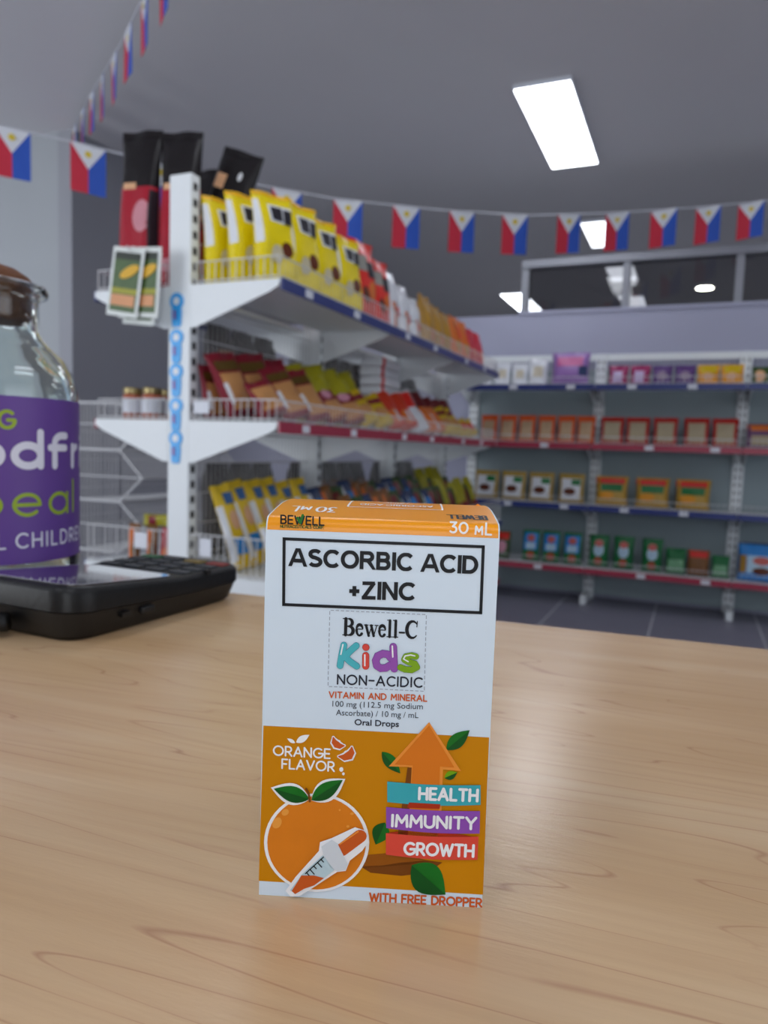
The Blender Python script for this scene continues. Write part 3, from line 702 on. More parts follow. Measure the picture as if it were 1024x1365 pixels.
jtext('peal', -12.0, 61.0, 53.5, 18.4, 0.06, M_jg, 0.30)
jtext('L', 5.0, 10.0, 34.3, 8.2, 0.075, M_jw)
jtext('CHILDREN', 15.0, 77.0, 34.3, 8.2, 0.075, M_jw, 0.42)
jtext('G', 6.0, 15.8, 104.5, 9.5, 0.11, M_jg)

# ---------------------------------------------------------------- card terminal
M_bk = mat('terminal_black', (12, 12, 14), rough=0.42, spec=0.35, var=0.1, scale=300, bump=0.05)
M_bk2 = mat('terminal_dark_base', (10, 10, 12), rough=0.5, var=0.1, scale=300)
M_scr = mat('terminal_screen', (30, 30, 42), rough=0.06, spec=1.0, coat=1.0)
M_key = mat('terminal_keys', (38, 42, 46), rough=0.5)
def rrect(x0, x1, y0, y1, r, n=8):
    o = []
    for (cx, cy, s) in ((x1 - r, y0 + r, -90), (x1 - r, y1 - r, 0), (x0 + r, y1 - r, 90), (x0 + r, y0 + r, 180)):
        o += [(cx + r * math.cos(math.radians(s + 90 * i / n)), cy + r * math.sin(math.radians(s + 90 * i / n))) for i in range(n + 1)]
    return o
def midded(p):      # extra points on the two long sides where the screen half meets the keypad half
    k = len(p) // 4
    return p[:k] + [(p[k - 1][0], 0.0800)] + p[k:3 * k] + [(p[3 * k - 1][0], 0.0800)] + p[3 * k:]
def loft(mb, secs, cap=True):
    rs = [[mb.bm.verts.new(q) for q in s_] for s_ in secs]
    for a, b in zip(rs, rs[1:]):
        for i in range(len(a)): mb.bm.faces.new((a[i], a[(i + 1) % len(a)], b[(i + 1) % len(a)], b[i]))
    if cap:
        mb.bm.faces.new(rs[0][::-1]); t_ = rs[-1]; n = len(t_)
        if n == 38:      # right chain runs up, left chain runs down: bridge them so the kink stays straight
            ch = t_[0:19]; cl_ = t_[19:38][::-1]
            for i in range(18): mb.bm.faces.new((cl_[i], ch[i], ch[i + 1], cl_[i + 1]))
        else: mb.bm.faces.new(t_)
    return mb
TA = math.radians(-1.5)
term = thing('card_terminal', 'black card payment terminal lying on the counter in front of the jar', 'card terminal', (-0.268, 0.250, 0.9), TA)
TW, TL = 0.078, 0.140       # lies with x from -TW to 0, y from 0 to TL
def tz(y): return 0.0288 - 0.078 * y if y < 0.08 else 0.02256
def sec(z, ins, r, *a_):
    return [(x, y, z * tz(y) / 0.0288) for x, y in midded(rrect(-TW + ins, -ins, ins, TL - ins, r))]
mb = MB(); loft(mb, [sec(0.0, 0.007, 0.012), sec(0.003, 0.004, 0.014), sec(0.0150, 0.001, 0.015, 0.-0.0008, -0.0052)])
autosmooth(mb.build('lower_shell', M_bk2, term), 50)
mb = MB(); loft(mb, [sec(0.0152, 0.0016, 0.015, -0.0008, -0.0052), sec(0.0158, 0.0, 0.016, -0.0008, -0.0052), sec(0.0250, 0.0, 0.016, -0.0008, -0.0052), sec(0.0272, 0.0008, 0.0155, -0.0008, -0.0052), sec(0.0288, 0.0030, 0.014)])
autosmooth(mb.build('upper_shell', M_bk, term), 50)

mb = MB(); pts = rrect(-TW + 0.0045, -0.0045, 0.0045, 0.079, 0.010)
loft(mb, [[(x, y, tz(y) + 0.0001) for x, y in pts], [(x, y, tz(y) + 0.0006) for x, y in pts]]); scr = mb.build('screen', M_scr, term)
mb = MB(); pin = rrect(-TW + 0.0045, -0.0045, 0.0045, 0.079, 0.010); pin2 = rrect(-TW + 0.0054, -0.0054, 0.0054, 0.0781, 0.0095)
ra = [mb.bm.verts.new((x, y, tz(y) + 0.0007)) for x, y in pin]; rb = [mb.bm.verts.new((x, y, tz(y) + 0.0007)) for x, y in pin2]
for i in range(len(ra)): mb.bm.faces.new((ra[i], ra[(i + 1) % len(ra)], rb[(i + 1) % len(ra)], rb[i]))
mb.build('screen_rim', mat('screen_rim', (196, 196, 208), rough=0.3), scr)
for j in range(4):
    for i in range(4):
        x = -TW + 0.012 + i * 0.0180; y = 0.090 + j * 0.0118
        c_ = M_key
        if j == 3: c_ = [mat('key_green', (40, 92, 56)), M_key, mat('key_amber', (120, 100, 44)), mat('key_red', (130, 44, 40))][i]
        k = MB().box(x - 0.0068, x + 0.0068, y - 0.0040, y + 0.0040, tz(y) - 0.0004, tz(y) + 0.0010, bev=0.0006).build('key', c_, term)
# side details: cable socket, button, hinge notch
MB().box(-0.0020, 0.0004, 0.032, 0.038, 0.0085, 0.0108).build('side_port', mat('port_black', (4, 4, 5)), term)
MB().box(-0.0020, 0.0008, 0.046, 0.056, 0.0070, 0.0112, bev=0.0012).build('side_button', M_bk2, term)
MB().box(-0.0030, 0.0003, 0.100, 0.1035, 0.0212, 0.0236).build('shell_notch', mat('port_black', (4, 4, 5)), term)
mb = MB(); pts = [(-0.320 + 0.01, 0.2496, 0.9075), (-0.330, 0.236, 0.9068), (-0.350, 0.228, 0.9045), (-0.385, 0.222, 0.9042), (-0.44, 0.220, 0.9042), (-0.55, 0.228, 0.9042)]
cb = MB().tube(pts[1:], 0.0032, 10).rod(pts[0], pts[1], 0.0052, 12)
tag(cb.build('power_cable', M_bk2, smooth=True), 'black cable plugged into the near end of the card terminal', 'cable')

# ---------------------------------------------------------------- shelving
M_wm = mat('white_metal', (236, 240, 242), rough=0.42, var=0.015)
M_wire = mat('white_wire', (208, 208, 210), rough=0.4)
M_slot = mat('slot_dark', (34, 34, 38), rough=0.8)
M_blue = mat('rail_blue', (44, 58, 124), rough=0.35)
M_rail = mat('rail_red', (170, 54, 78), rough=0.35)
M_back = mat('back_panel', (150, 164, 168), rough=0.6, var=0.04, scale=8)
M_tagw = mat('price_tag_white', (226, 228, 236), rough=0.5)
def wire_fence(parent, a, b, h, z, pitch, name='wire_fence', r=0.0013):
    """upright wires between a and b (xy) with two rails"""
    mb = MB(); a = Vector((a[0], a[1], 0)); b = Vector((b[0], b[1], 0)); l = (b - a).length; n = max(2, int(l / pitch))
    for zz in (z + 0.008, z + h): mb.rod((a.x, a.y, zz), (b.x, b.y, zz), 0.0024, 5)
    for i in range(n + 1):
        q = a + (b - a) * i / n; mb.rod((q.x, q.y, z), (q.x, q.y, z + h), r, 4)
    return mb.build(name, M_wire, parent)
def mesh_panel(parent, axis, c, a0, a1, z0, z1, px=0.025, pz=0.10, name='wire_back'):
    mb = MB(); n = int((a1 - a0) / px)
    for i in range(n + 1):
        a = a0 + (a1 - a0) * i / n
        p0 = (c, a, z0) if axis == 'x' else (a, c, z0); p1 = (c, a, z1) if axis == 'x' else (a, c, z1)
        mb.rod(p0, p1, 0.0016, 4)
    n = int((z1 - z0) / pz)
    for i in range(n + 1):
        z = z0 + (z1 - z0) * i / n
        p0 = (c, a0, z) if axis == 'x' else (a0, c, z); p1 = (c, a1, z) if axis == 'x' else (a1, c, z)
        mb.rod(p0, p1, 0.0024, 4)
    return mb.build(name, M_wire, parent)

# gondola in the aisle
GX, GY0, BAY = -1.5625, 1.90, 0.87
gon = thing('gondola_shelving', 'double-sided white gondola shelving unit with snack bags, left of the carton', 'shelving', (0, 0, 0))
ZT, ZM, ZL, ZB = 1.505, 1.072, 0.570, 0.19
for k in range(4):
    y = GY0 + BAY * k
    top = 1.85 if k == 0 else 1.80
    up = MB().box(GX - 0.0425, GX + 0.0425, y, y + 0.045, 0.0, top, bev=0.003).build('upright', M_wm, gon)
    mb = MB()
    for i in range(int(top / 0.05) - 1):
        for s in (-1, 1):
            xs = GX + s * 0.0422
            mb.box(xs - 0.0012, xs + 0.0012, y + 0.012, y + 0.032, 0.05 + i * 0.05, 0.05 + i * 0.05 + 0.024)
    mb.build('slots', M_slot, up)['kind'] = 'stuff'
    for s in (-1, 1): MB().box(min(GX, GX + s * 0.38), max(GX, GX + s * 0.38), y + 0.004, y + 0.041, 0.0, 0.07, bev=0.004).build('foot', M_wm, gon)
for k in range(3):
    y = GY0 + BAY * k
    mesh_panel(gon, 'x', GX, y + 0.05, y + BAY - 0.005, 0.10, 1.66)
def bracket(s, y, z, reach, drop):
    x0 = GX + s * 0.0425
    pts = [(x0, z), (x0 + s * reach, z), (x0 + s * reach, z - 0.020), (x0 + s * (reach - 0.035), z - 0.038), (x0 + s * 0.02, z - drop), (x0, z - drop)]
    return MB().prism(pts, 'y', y, y + 0.006).build('bracket', M_wm, gon)
def tags(parent, s, x, ys, z, m=M_tagw):
    for y in ys: MB().box(min(x, x + s * 0.0022), max(x, x + s * 0.0022), y, y + 0.045, z - 0.029, z - 0.004).build('price_tag', m, parent)
for s, lv in ((1, [(ZT, 0.335, 0.135, M_blue), (ZM, 0.335, 0.135, M_rail), (ZL, 0.40, 0.12, M_blue), (ZB, 0.40, 0.1, M_rail)]),
              (-1, [(ZT, 0.320, 0.135, M_blue), (ZM, 0.320, 0.135, M_rail), (ZL, 0.37, 0.12, M_blue), (ZB, 0.40, 0.1, M_rail)])):
    for (z, reach, drop, rail) in lv:
        for k in range(4): bracket(s, GY0 + BAY * k + (0.0 if k == 0 else 0.02), z - 0.002, reach - 0.004, drop)
        for k in range(3):
            y = GY0 + BAY * k + 0.006; x0 = GX + s * 0.045; x1 = GX + s * (0.0425 + reach)
            sh = MB().box(min(x0, x1), max(x0, x1), y + 0.002, y + BAY - 0.004, z - 0.012, z).build('shelf', M_wm, gon)
            MB().box(min(x1, x1 + s * 0.006), max(x1, x1 + s * 0.006), y, y + BAY - 0.002, z - 0.034, z + 0.001).build('price_rail', rail, sh)
            tags(sh, s, x1 + s * 0.006, [y + q for q in (0.14, 0.50)] if s > 0 else [], z)
            fh = 0.068 if z > 1 else 0.130
            wire_fence(sh, (x1 - s * 0.006, y + 0.01), (x1 - s * 0.006, y + BAY - 0.01), fh, z, 0.025)
            if k == 0: wire_fence(sh, (x0 + s * 0.012, y + 0.002), (x1 - s * 0.010, y + 0.002), fh, z, 0.025, r=0.0020)
        # white price holder clipped on the end fence
MB().box(-1.500, -1.440, GY0 - 0.002, GY0 + 0.002, ZM + 0.022, ZM + 0.062).build('price_holder', M_tagw, gon)
MB().box(-1.470, -1.425, GY0 - 0.002, GY0 + 0.002, ZL + 0.06, ZL + 0.120).build('price_holder', M_tagw, gon)
MB().box(-1.745, -1.69, GY0 - 0.002, GY0 + 0.002, ZL + 0.065, ZL + 0.120).build('price_holder', M_tagw, gon)

# blue tags hanging down the near upright
M_tb = mat('tag_blue', (44, 168, 240), rough=0.35); M_tr = mat('tag_red', (214, 70, 90)); M_tbd = mat('tag_deep_blue', (34, 90, 190)); M_tw = mat('tag_white', (236, 240, 246))
for i, zc in enumerate([1.453, 1.338, 1.229, 1.118, 1.012]):
    t = thing('bottle_opener', f'bright blue key-shaped opener stuck on the white upright, {ORD[i]} from the top', 'opener', (GX - 0.008, GY0 - 0.0005, zc), 0, 'blue openers on the white upright')
    pts = [(0.0262 * math.sin(a), 0.0262 * math.cos(a)) for a in [math.radians(-138 + 276 * k / 16) for k in range(17)]]
    pts = pts + [(0.0190, -0.040), (0.0165, -0.074), (0.012, -0.082), (-0.012, -0.082), (-0.0165, -0.074), (-0.0190, -0.040)]
    MB().prism(pts, 'y', -0.004, 0.0).build('blue_body', M_tb, t)
    mb = MB().prism([(0.0125 * math.cos(a), 0.0125 * math.sin(a)) for a in [2 * PI * k / 16 for k in range(16)]], 'y', -0.005, -0.001); mb.build('white_disc', M_tw, t)
    MB().box(-0.010, -0.006, -0.005, -0.001, -0.056, -0.030).build('red_mark', M_tr, t)
    MB().box(-0.002, 0.002, -0.005, -0.001, -0.060, -0.026).build('dark_mark', M_tbd, t)

# shelving along the back partition
bks = thing('wall_shelving', 'long white wall shelving with blue and red rails along the back wall', 'shelving', (0, 0, 0))
BY = 5.17; BF = 4.88
posts = [-1.53 + 0.894 * k for k in range(6)]
BZ = [(1.465, M_blue, 'b'), (1.078, M_rail, 'r'), (0.672, M_blue, 'b'), (0.252, M_rail, 'r')]
for x in posts:
    up = MB().box(x - 0.035, x + 0.035, BY, BY + 0.045, 0.0, 1.70, bev=0.003).build('upright', M_wm, bks)
    mb = MB()
    for i in range(33):
        for s in (-0.016, 0.016): mb.box(x + s - 0.004, x + s + 0.004, BY - 0.0012, BY + 0.001, 0.03 + 0.05 * i, 0.055 + 0.05 * i)
    mb.build('slots', M_slot, up)['kind'] = 'stuff'
    MB().box(x - 0.02, x + 0.02, BF + 0.03, BY, 0.0, 0.06, bev=0.003).build('foot', M_wm, bks)
for k in range(5):
    x0, x1 = posts[k] + 0.036, posts[k + 1] - 0.036
    bp2 = MB().box(x0, x1, BY + 0.020, BY + 0.032, 0.03, 1.60).build('back_panel', M_back, bks)
    mb = MB()
    for i in range(int((x1 - x0) / 0.03)): mb.box(x0 + 0.03 * i + 0.01, x0 + 0.03 * i + 0.014, BY + 0.0165, BY + 0.021, 0.05, 1.58)
    mb.build('panel_ribs', M_back, bp2)
    MB().box(x0, x1, BY + 0.010, BY + 0.03, 1.655, 1.70).build('top_rail', M_wm, bks)
    mesh_panel(bks, 'y', BY + 0.012, x0, x1, 1.47, 1.655, 0.03, 0.06, 'wire_top')
    for j, (z, rail, _) in enumerate(BZ):
        sh = MB().box(x0 - 0.034, x1 + 0.034, BF, BY - 0.003, z - 0.018, z).build('shelf', M_wm, bks)
        MB().box(x0 - 0.034, x1 + 0.034, BF - 0.007, BF, z - 0.036, z + 0.002).build('price_rail', rail, sh)
        for q in ((0.2, 0.62) if (k + j) % 2 else (0.35, 0.8)):
            MB().box(x0 + q * 0.85, x0 + q * 0.85 + 0.055, BF - 0.0095, BF - 0.0065, z - 0.031, z - 0.003).build('price_tag', M_tagw, sh)
        wire_fence(sh, (x0 - 0.02, BF + 0.008), (x1 + 0.02, BF + 0.008), 0.05, z, 0.03)
for x in posts:
    for z, _, _ in BZ:
        MB().prism([(BY, z - 0.018), (BF + 0.02, z - 0.018), (BF + 0.02, z - 0.035), (BY, z - 0.12)], 'x', x - 0.032, x - 0.028).build('bracket', M_wm, bks)
        MB().prism([(BY, z - 0.018), (BF + 0.02, z - 0.018), (BF + 0.02, z - 0.035), (BY, z - 0.12)], 'x', x + 0.028, x + 0.032).build('bracket', M_wm, bks)

# white wire display rack at the far left
rack = thing('wire_rack', 'white stacking wire basket rack by the grey wall, left of the gondola', 'rack', (0, 0, 0))
RX0, RY0, RY1 = -3.16, 3.0, 3.95
zz = [1.20, 1.085, 0.945, 0.80, 0.665, 0.53, 0.385, 0.25, 0.10]
zx = [-2.86, -2.68, -2.86, -2.70, -2.86, -2.70, -2.86, -2.70, -2.86]
for y in (RY0, RY1):
    mb = MB(); mb.rod((RX0, y, 0), (RX0, y, 1.22), 0.007, 8)
    for i in range(8): mb.rod((zx[i], y, zz[i]), (zx[i + 1], y, zz[i + 1]), 0.0065, 8)
    mb.rod((zx[-1], y, zz[-1]), (zx[-1], y, 0), 0.0065, 8)
    for i, z in enumerate(zz): mb.rod((RX0, y, z), (zx[i], y, z), 0.008 if i % 2 == 0 else 0.004, 6)
    mb.build('side_frame', M_wire, rack)
    mb = MB()
    for i in range(11):
        x = RX0 + 0.0255 * (i + 1) + 0.004
        mb.rod((x, y, 0.10), (x, y, 1.20), 0.0029, 4)
    for i in range(1, 8):
        for j in range(1, 7):
            x = -2.86 + 0.026 * j
            if i % 2 == 1:
                t_ = (x + 2.86) / (zx[i] + 2.86)
                if t_ < 1: mb.rod((x, y, zz[i] + (zz[i - 1] - zz[i]) * (1 - t_)), (x, y, zz[i] - (zz[i] - zz[i + 1]) * (1 - t_)), 0.0029, 4)
    mb.build('side_wires', M_wire, rack)
for i in range(0, 9, 2):
    z = zz[i]
    mb = MB()
    for q in range(40): y = RY0 + (RY1 - RY0) * q / 39; mb.rod((RX0, y, z), (-2.86, y, z), 0.0029, 4)
    for x in (-3.08, -3.0, -2.93): mb.rod((x, RY0, z), (x, RY1, z), 0.003, 4)
    mb.rod((-2.86, RY0, z), (-2.86, RY1, z), 0.010, 6)
    if i < 8:
        for q in range(40): y = RY0 + (RY1 - RY0) * q / 39; mb.rod((-2.86, y, z), (zx[i + 1] if i + 1 < 9 else -2.7, y, z - 0.0 + (zz[i + 1] - z)), 0.0029, 4) if i > 0 else None
        mb.rod((zx[i + 1], RY0, zz[i + 1]), (zx[i + 1], RY1, zz[i + 1]), 0.008, 6)
    mb.build('basket_shelf', M_wire, rack)
mesh_panel(rack, 'x', RX0, RY0, RY1, 0.1, 1.2, 0.03, 0.14, 'wire_back')

# ---------------------------------------------------------------- packets
def pouch(name, w, h, t, m, patches=(), p_side=4.0, taper=0.65, seal=0.045, m_seal=None, slump=0.0, wob=0.010, seed=1, top=None):
    """a filled film packet: front faces -Y, stands on z=0. patches: (name, u0,u1,v0,v1, material, shape)"""
    rnd = random.Random(seed); ph = [rnd.uniform(0, 6.28) for _ in range(6)]
    root = bpy.data.objects.new(name, None); COL.objects.link(root); root.empty_display_size = 0.03
    def prof(u, v):
        e = abs(2 * u - 1)
        side = max(0.0, 1 - e ** p_side)
        bot = min(1.0, (v + 0.012) / 0.05) ** 0.5
        tp = min(1.0, max(0.0, (1 - seal - v)) / taper) ** 0.55 if v < 1 - seal else 0.0
        return side ** 0.6 * bot * tp
    def S_(u, v, s, off=0.0):
        k = prof(u, v); wv = wob * math.sin(7 * v + ph[0] + s) * math.sin(5 * u + ph[1]) * min(1, k * 1.5)
        nar = 1 - 0.06 * math.sin(PI * min(1, v * 1.1))
        x = (u - 0.5) * w * nar; y = s * (t / 2 * k + wv * 0.6 + 0.0008 + off)
        y += slump * v * v * h + 0.006 * math.sin(9 * u + ph[2]) * max(0, v - 0.85) * 6
        return (x, y, v * h)
    mb = MB(); nu, nv = 12, 14
    F = [[mb.bm.verts.new(S_(i / nu, j / nv, -1)) for i in range(nu + 1)] for j in range(nv + 1)]
    B = [[mb.bm.verts.new(S_(i / nu, j / nv, 1)) for i in range(nu + 1)] for j in range(nv + 1)]
    for j in range(nv):
        for i in range(nu):
            mb.bm.faces.new((F[j][i], F[j][i + 1], F[j + 1][i + 1], F[j + 1][i]))
            mb.bm.faces.new((B[j][i + 1], B[j][i], B[j + 1][i], B[j + 1][i + 1]))
        mb.bm.faces.new((F[j][nu], B[j][nu], B[j + 1][nu], F[j + 1][nu])); mb.bm.faces.new((B[j][0], F[j][0], F[j + 1][0], B[j + 1][0]))
    for i in range(nu):
        mb.bm.faces.new((F[0][i + 1], F[0][i], B[0][i], B[0][i + 1])); mb.bm.faces.new((F[nv][i], F[nv][i + 1], B[nv][i + 1], B[nv][i]))
    FC = [[v.co.copy() for v in row] for row in F]; BC = [[v.co.copy() for v in row] for row in B]
    bo = mb.build('bag_body', m, root, smooth=True)
    if top:
        bo.data.materials.append(top[0])
        for p_ in bo.data.polygons:
            if p_.center.z > top[1] * h: p_.material_index = 1
    S0 = S_
    def S_(u, v, s, off=0.0):
        u = min(1, max(0, u)); v = min(1, max(0, v)); i = min(nu - 1, int(u * nu)); j = min(nv - 1, int(v * nv)); fu, fv = u * nu - i, v * nv - j
        g = FC if s < 0 else BC; q = [g[j][i] * (1 - fu) * (1 - fv), g[j][i + 1] * fu * (1 - fv), g[j + 1][i] * (1 - fu) * fv, g[j + 1][i + 1] * fu * fv]
        p_ = q[0] + q[1] + q[2] + q[3]; return (p_.x, p_.y + s * off, p_.z)
    for k, (nm, u0, u1, v0, v1, mm_, shape) in enumerate(patches):
        mb = MB(); e = 0.0012 + 0.0006 * k
        if shape == 'o':
            cu, cv, ru, rv = (u0 + u1) / 2, (v0 + v1) / 2, (u1 - u0) / 2, (v1 - v0) / 2
            def fn(a, b): return S_(cu + ru * b * math.cos(a * 2 * PI), cv + rv * b * math.sin(a * 2 * PI), -1, e)
            mb.grid(fn, 16, 3)
        elif shape == 'back': mb.grid(lambda a, b: S_(u1 + (u0 - u1) * a, v0 + (v1 - v0) * b, 1, e), 6, 8)
        else: mb.grid(lambda a, b: S_(u0 + (u1 - u0) * a, v0 + (v1 - v0) * b, -1, e), 7, 8)
        mb.build(nm, mm_, root, smooth=True)
    s_m = m_seal or m
    mb = MB(); mb.grid(lambda a, b: S_(a, 1 - seal + seal * b, -1, 0.0012), 12, 2); mb.grid(lambda a, b: S_(1 - a, 1 - seal + seal * b, 1, 0.0012), 12, 2)
    mb.build('top_seal', s_m, root, smooth=True)
    root['t'] = t
    return root
KINDS = {}; USED = {}
def kind(key, *a, **k): KINDS[key] = (a, k)
PROTO = {}
def place(key, x, y, z, rz, label, cat, group, lean=0.0, roll=0.0, s=1.0, sy=None):
    if key not in PROTO: PROTO[key] = pouch(*KINDS[key][0], **KINDS[key][1], seed=len(PROTO) + 3); o = PROTO[key]; USED[key] = True
    else: o = copy_tree(PROTO[key])
    tt = PROTO[key].get('t', 0.05) if 't' in PROTO[key] else 0.05
    o.location = (x, y, z + abs(math.sin(lean)) * tt * 0.5 * s + abs(math.sin(roll)) * KINDS[key][0][1] * 0.5 * s + 0.001)
    o.rotation_euler = (-lean, roll, rz); o.scale = (s, s, sy or s)
    o['label'] = label; o['category'] = cat; o['group'] = group
    return o
yel = film('film_yellow', (232, 208, 10)); wht = film('film_white', (226, 228, 232)); drk = film('film_dark_print', (44, 42, 48)); brn = film('film_brown', (96, 44, 22))
redf = film('film_red', (222, 44, 34)); mar = film('film_maroon', (128, 28, 44)); tan = film('noodle_tan', (196, 140, 86)); gry = film('film_grey', (150, 148, 140))
orf = film('film_orange', (220, 116, 48)); gold = film('film_gold', (176, 132, 56)); grn = film('film_green', (34, 120, 62)); ygr = film('film_olive', (166, 158, 30))
blu = film('film_blue', (52, 138, 214)); dbl = film('film_dark_blue', (46, 62, 100)); blk = film('film_black', (26, 22, 24)); pink = film('film_pink', (196, 96, 150)); purp = film('film_purple', (150, 112, 176))
skin_ = film('picture_peach', (220, 170, 130)); clr = mat('clear_film', (224, 226, 232), rough=0.12, bump=0.8, scale=22, coat=0.6); rib = film('ribs_cream', (200, 190, 160))

kind('yellow', 'snack_bag', 0.150, 0.285, 0.072, yel, [('side_panel', 0.0, 0.10, 0.42, 0.90, wht, 'r'), ('logo_border', 0.30, 0.97, 0.66, 0.86, wht, 'r'), ('logo_block', 0.36, 0.66, 0.68, 0.84, drk, 'r'), ('logo_block', 0.69, 0.94, 0.66, 0.83, drk, 'r'), ('picture', 0.52, 0.82, 0.27, 0.45, brn, 'o'), ('picture', 0.25, 0.55, 0.20, 0.40, rib, 'o')], p_side=8, taper=0.55, m_seal=film('film_amber', (236, 180, 30)))
kind('red', 'snack_bag', 0.150, 0.29, 0.07, redf, [('logo_border', 0.15, 0.6, 0.62, 0.82, gry, 'r'), ('logo_block', 0.55, 0.95, 0.55, 0.75, drk, 'r'), ('picture', 0.2, 0.5, 0.2, 0.42, brn, 'o'), ('picture', 0.5, 0.85, 0.25, 0.5, orf, 'o')], p_side=5)
kind('clearred', 'snack_bag', 0.140, 0.27, 0.07, clr, [('label_print', 0.2, 0.45, 0.1, 0.5, orf, 'r'), ('label_print', 0.55, 0.85, 0.3, 0.45, redf, 'r')], p_side=3, wob=0.018)
kind('gold', 'snack_bag', 0.150, 0.26, 0.075, gold, [('label_print', 0.2, 0.5, 0.15, 0.8, film('film_ochre', (196, 146, 40)), 'r'), ('picture', 0.5, 0.9, 0.15, 0.4, orf, 'o')], p_side=4)
kind('orange', 'snack_bag', 0.150, 0.24, 0.075, orf, [('label_print', 0.5, 0.95, 0.5, 0.8, redf, 'r'), ('picture', 0.15, 0.6, 0.15, 0.45, film('film_ochre', (196, 146, 40)), 'o')], p_side=4)
kind('redpink', 'snack_bag', 0.14, 0.24, 0.07, film('film_crimson', (196, 40, 56)), [('picture', 0.2, 0.8, 0.2, 0.5, orf, 'o')], p_side=4)
kind('noodle', 'noodle_packet', 0.135, 0.235, 0.050, mar, [('clear_window', 0.12, 0.90, 0.08, 0.66, tan, 'r'), ('header_print', 0.10, 0.90, 0.70, 0.86, film('film_dark_olive', (92, 70, 24)), 'r'), ('glare_strip', 0.10, 0.2, 0.16, 0.5, wht, 'r')], p_side=5)
kind('noodle_low', 'noodle_packet', 0.135, 0.140, 0.050, mar, [('clear_window', 0.08, 0.92, 0.05, 0.80, tan, 'r')], p_side=5)
kind('olive', 'snack_packet', 0.135, 0.255, 0.055, ygr, [('header_print', 0.0, 1.0, 0.30, 0.55, mar, 'r'), ('picture', 0.2, 0.8, 0.32, 0.55, film('film_pale_pink', (214, 150, 170)), 'o'), ('label_print', 0.1, 0.9, 0.02, 0.28, tan, 'r')], p_side=5)
kind('maroon_mix', 'snack_packet', 0.135, 0.23, 0.055, mar, [('clear_window', 0.1, 0.9, 0.04, 0.42, tan, 'r'), ('picture', 0.15, 0.75, 0.46, 0.66, film('film_pale_pink', (214, 150, 170)), 'o')], p_side=5, top=(ygr, 0.66), m_seal=ygr)
kind('gldn', 'snack_packet', 0.135, 0.20, 0.055, film('film_mustard', (206, 172, 24)), [('picture', 0.15, 0.85, 0.25, 0.55, tan, 'o'), ('label_print', 0.1, 0.9, 0.68, 0.84, mar, 'r')], p_side=5)
kind('shiny', 'snack_packet', 0.135, 0.24, 0.055, film('film_tomato', (206, 62, 36), 1.0), [('picture', 0.2, 0.8, 0.1, 0.5, orf, 'o'), ('glare_strip', 0.55, 0.70, 0.15, 0.45, wht, 'r')], p_side=4)
kind('whitered', 'snack_packet', 0.13, 0.26, 0.05, wht, [('header_print', 0.0, 1.0, 0.55, 0.95, redf, 'r')], p_side=5)
kind('orangew', 'snack_packet', 0.13, 0.17, 0.05, orf, [('label_print', 0.0, 0.35, 0.0, 0.9, wht, 'r')], p_side=5)
kind('darkred', 'snack_packet', 0.13, 0.24, 0.05, film('film_wine', (112, 30, 34)), [('header_print', 0.0, 1.0, 0.05, 0.4, film('film_dark_olive', (92, 70, 24)), 'r')], p_side=5)
kind('yr', 'snack_packet', 0.13, 0.14, 0.05, film('film_mustard', (206, 172, 24)), [('header_print', 0.05, 0.95, 0.3, 0.7, redf, 'r')], p_side=5)
kind('sachet', 'drink_sachet', 0.078, 0.255, 0.034, film('film_lemon', (226, 190, 44)), [('side_panel', 0.0, 0.28, 0.03, 0.75, wht, 'r'), ('label_print', 0.3, 0.98, 0.16, 0.36, blu, 'r'), ('label_print', 0.45, 0.95, 0.76, 0.90, film('film_steel_blue', (60, 100, 150)), 'r'), ('picture', 0.4, 0.9, 0.45, 0.68, skin_, 'o')], p_side=6)
kind('sachet_low', 'drink_sachet', 0.072, 0.195, 0.034, film('film_lemon', (226, 190, 44)), [('side_panel', 0.0, 0.28, 0.03, 0.9, wht, 'r'), ('label_print', 0.3, 0.98, 0.1, 0.42, blu, 'r')], p_side=6)
kind('mix_blue', 'drink_sachet', 0.088, 0.230, 0.045, dbl, [('label_print', 0.0, 0.3, 0.0, 0.9, wht, 'r'), ('label_print', 0.4, 0.9, 0.5, 0.8, blu, 'r')], p_side=6)
kind('mix_brown', 'drink_sachet', 0.088, 0.240, 0.045, film('film_umber', (128, 84, 44)), [('label_print', 0.1, 0.5, 0.1, 0.9, orf, 'r'), ('picture', 0.45, 0.9, 0.2, 0.5, film('film_dark_olive', (92, 70, 24)), 'o')], p_side=6)
kind('mix_green', 'drink_sachet', 0.088, 0.230, 0.045, film('film_forest', (60, 84, 44)), [('label_print', 0.1, 0.6, 0.3, 0.9, film('film_wine', (112, 30, 34)), 'r')], p_side=6)
kind('mix_yellow', 'drink_sachet', 0.088, 0.270, 0.045, film('film_olive', (166, 158, 30)), [('header_print', 0.0, 1.0, 0.2, 0.45, mar, 'r')], p_side=6)
kind('coffee', 'coffee_bag', 0.150, 0.555, 0.085, film('film_ruby', (168, 30, 48)), [('picture', 0.15, 0.5, 0.63, 0.67, skin_, 'r'), ('logo_ring', 0.45, 0.95, 0.36, 0.56, film('film_rose', (206, 140, 150)), 'o'), ('side_panel', 0.88, 1.0, 0.05, 0.62, drk, 'r'), ('label_print', 0.1, 0.5, 0.12, 0.2, film('film_rose', (206, 140, 150)), 'r')], p_side=6, taper=0.5, m_seal=blk, top=(blk, 0.64))
kind('black', 'coffee_bag', 0.165, 0.52, 0.08, blk, [('label_print', 0.0, 1.0, 0.05, 0.5, film('film_ruby', (168, 30, 48)), 'r'), ('picture', 0.1, 0.35, 0.72, 0.82, skin_, 'r'), ('picture', 0.6, 0.7, 0.8, 0.86, wht, 'o')], p_side=5)
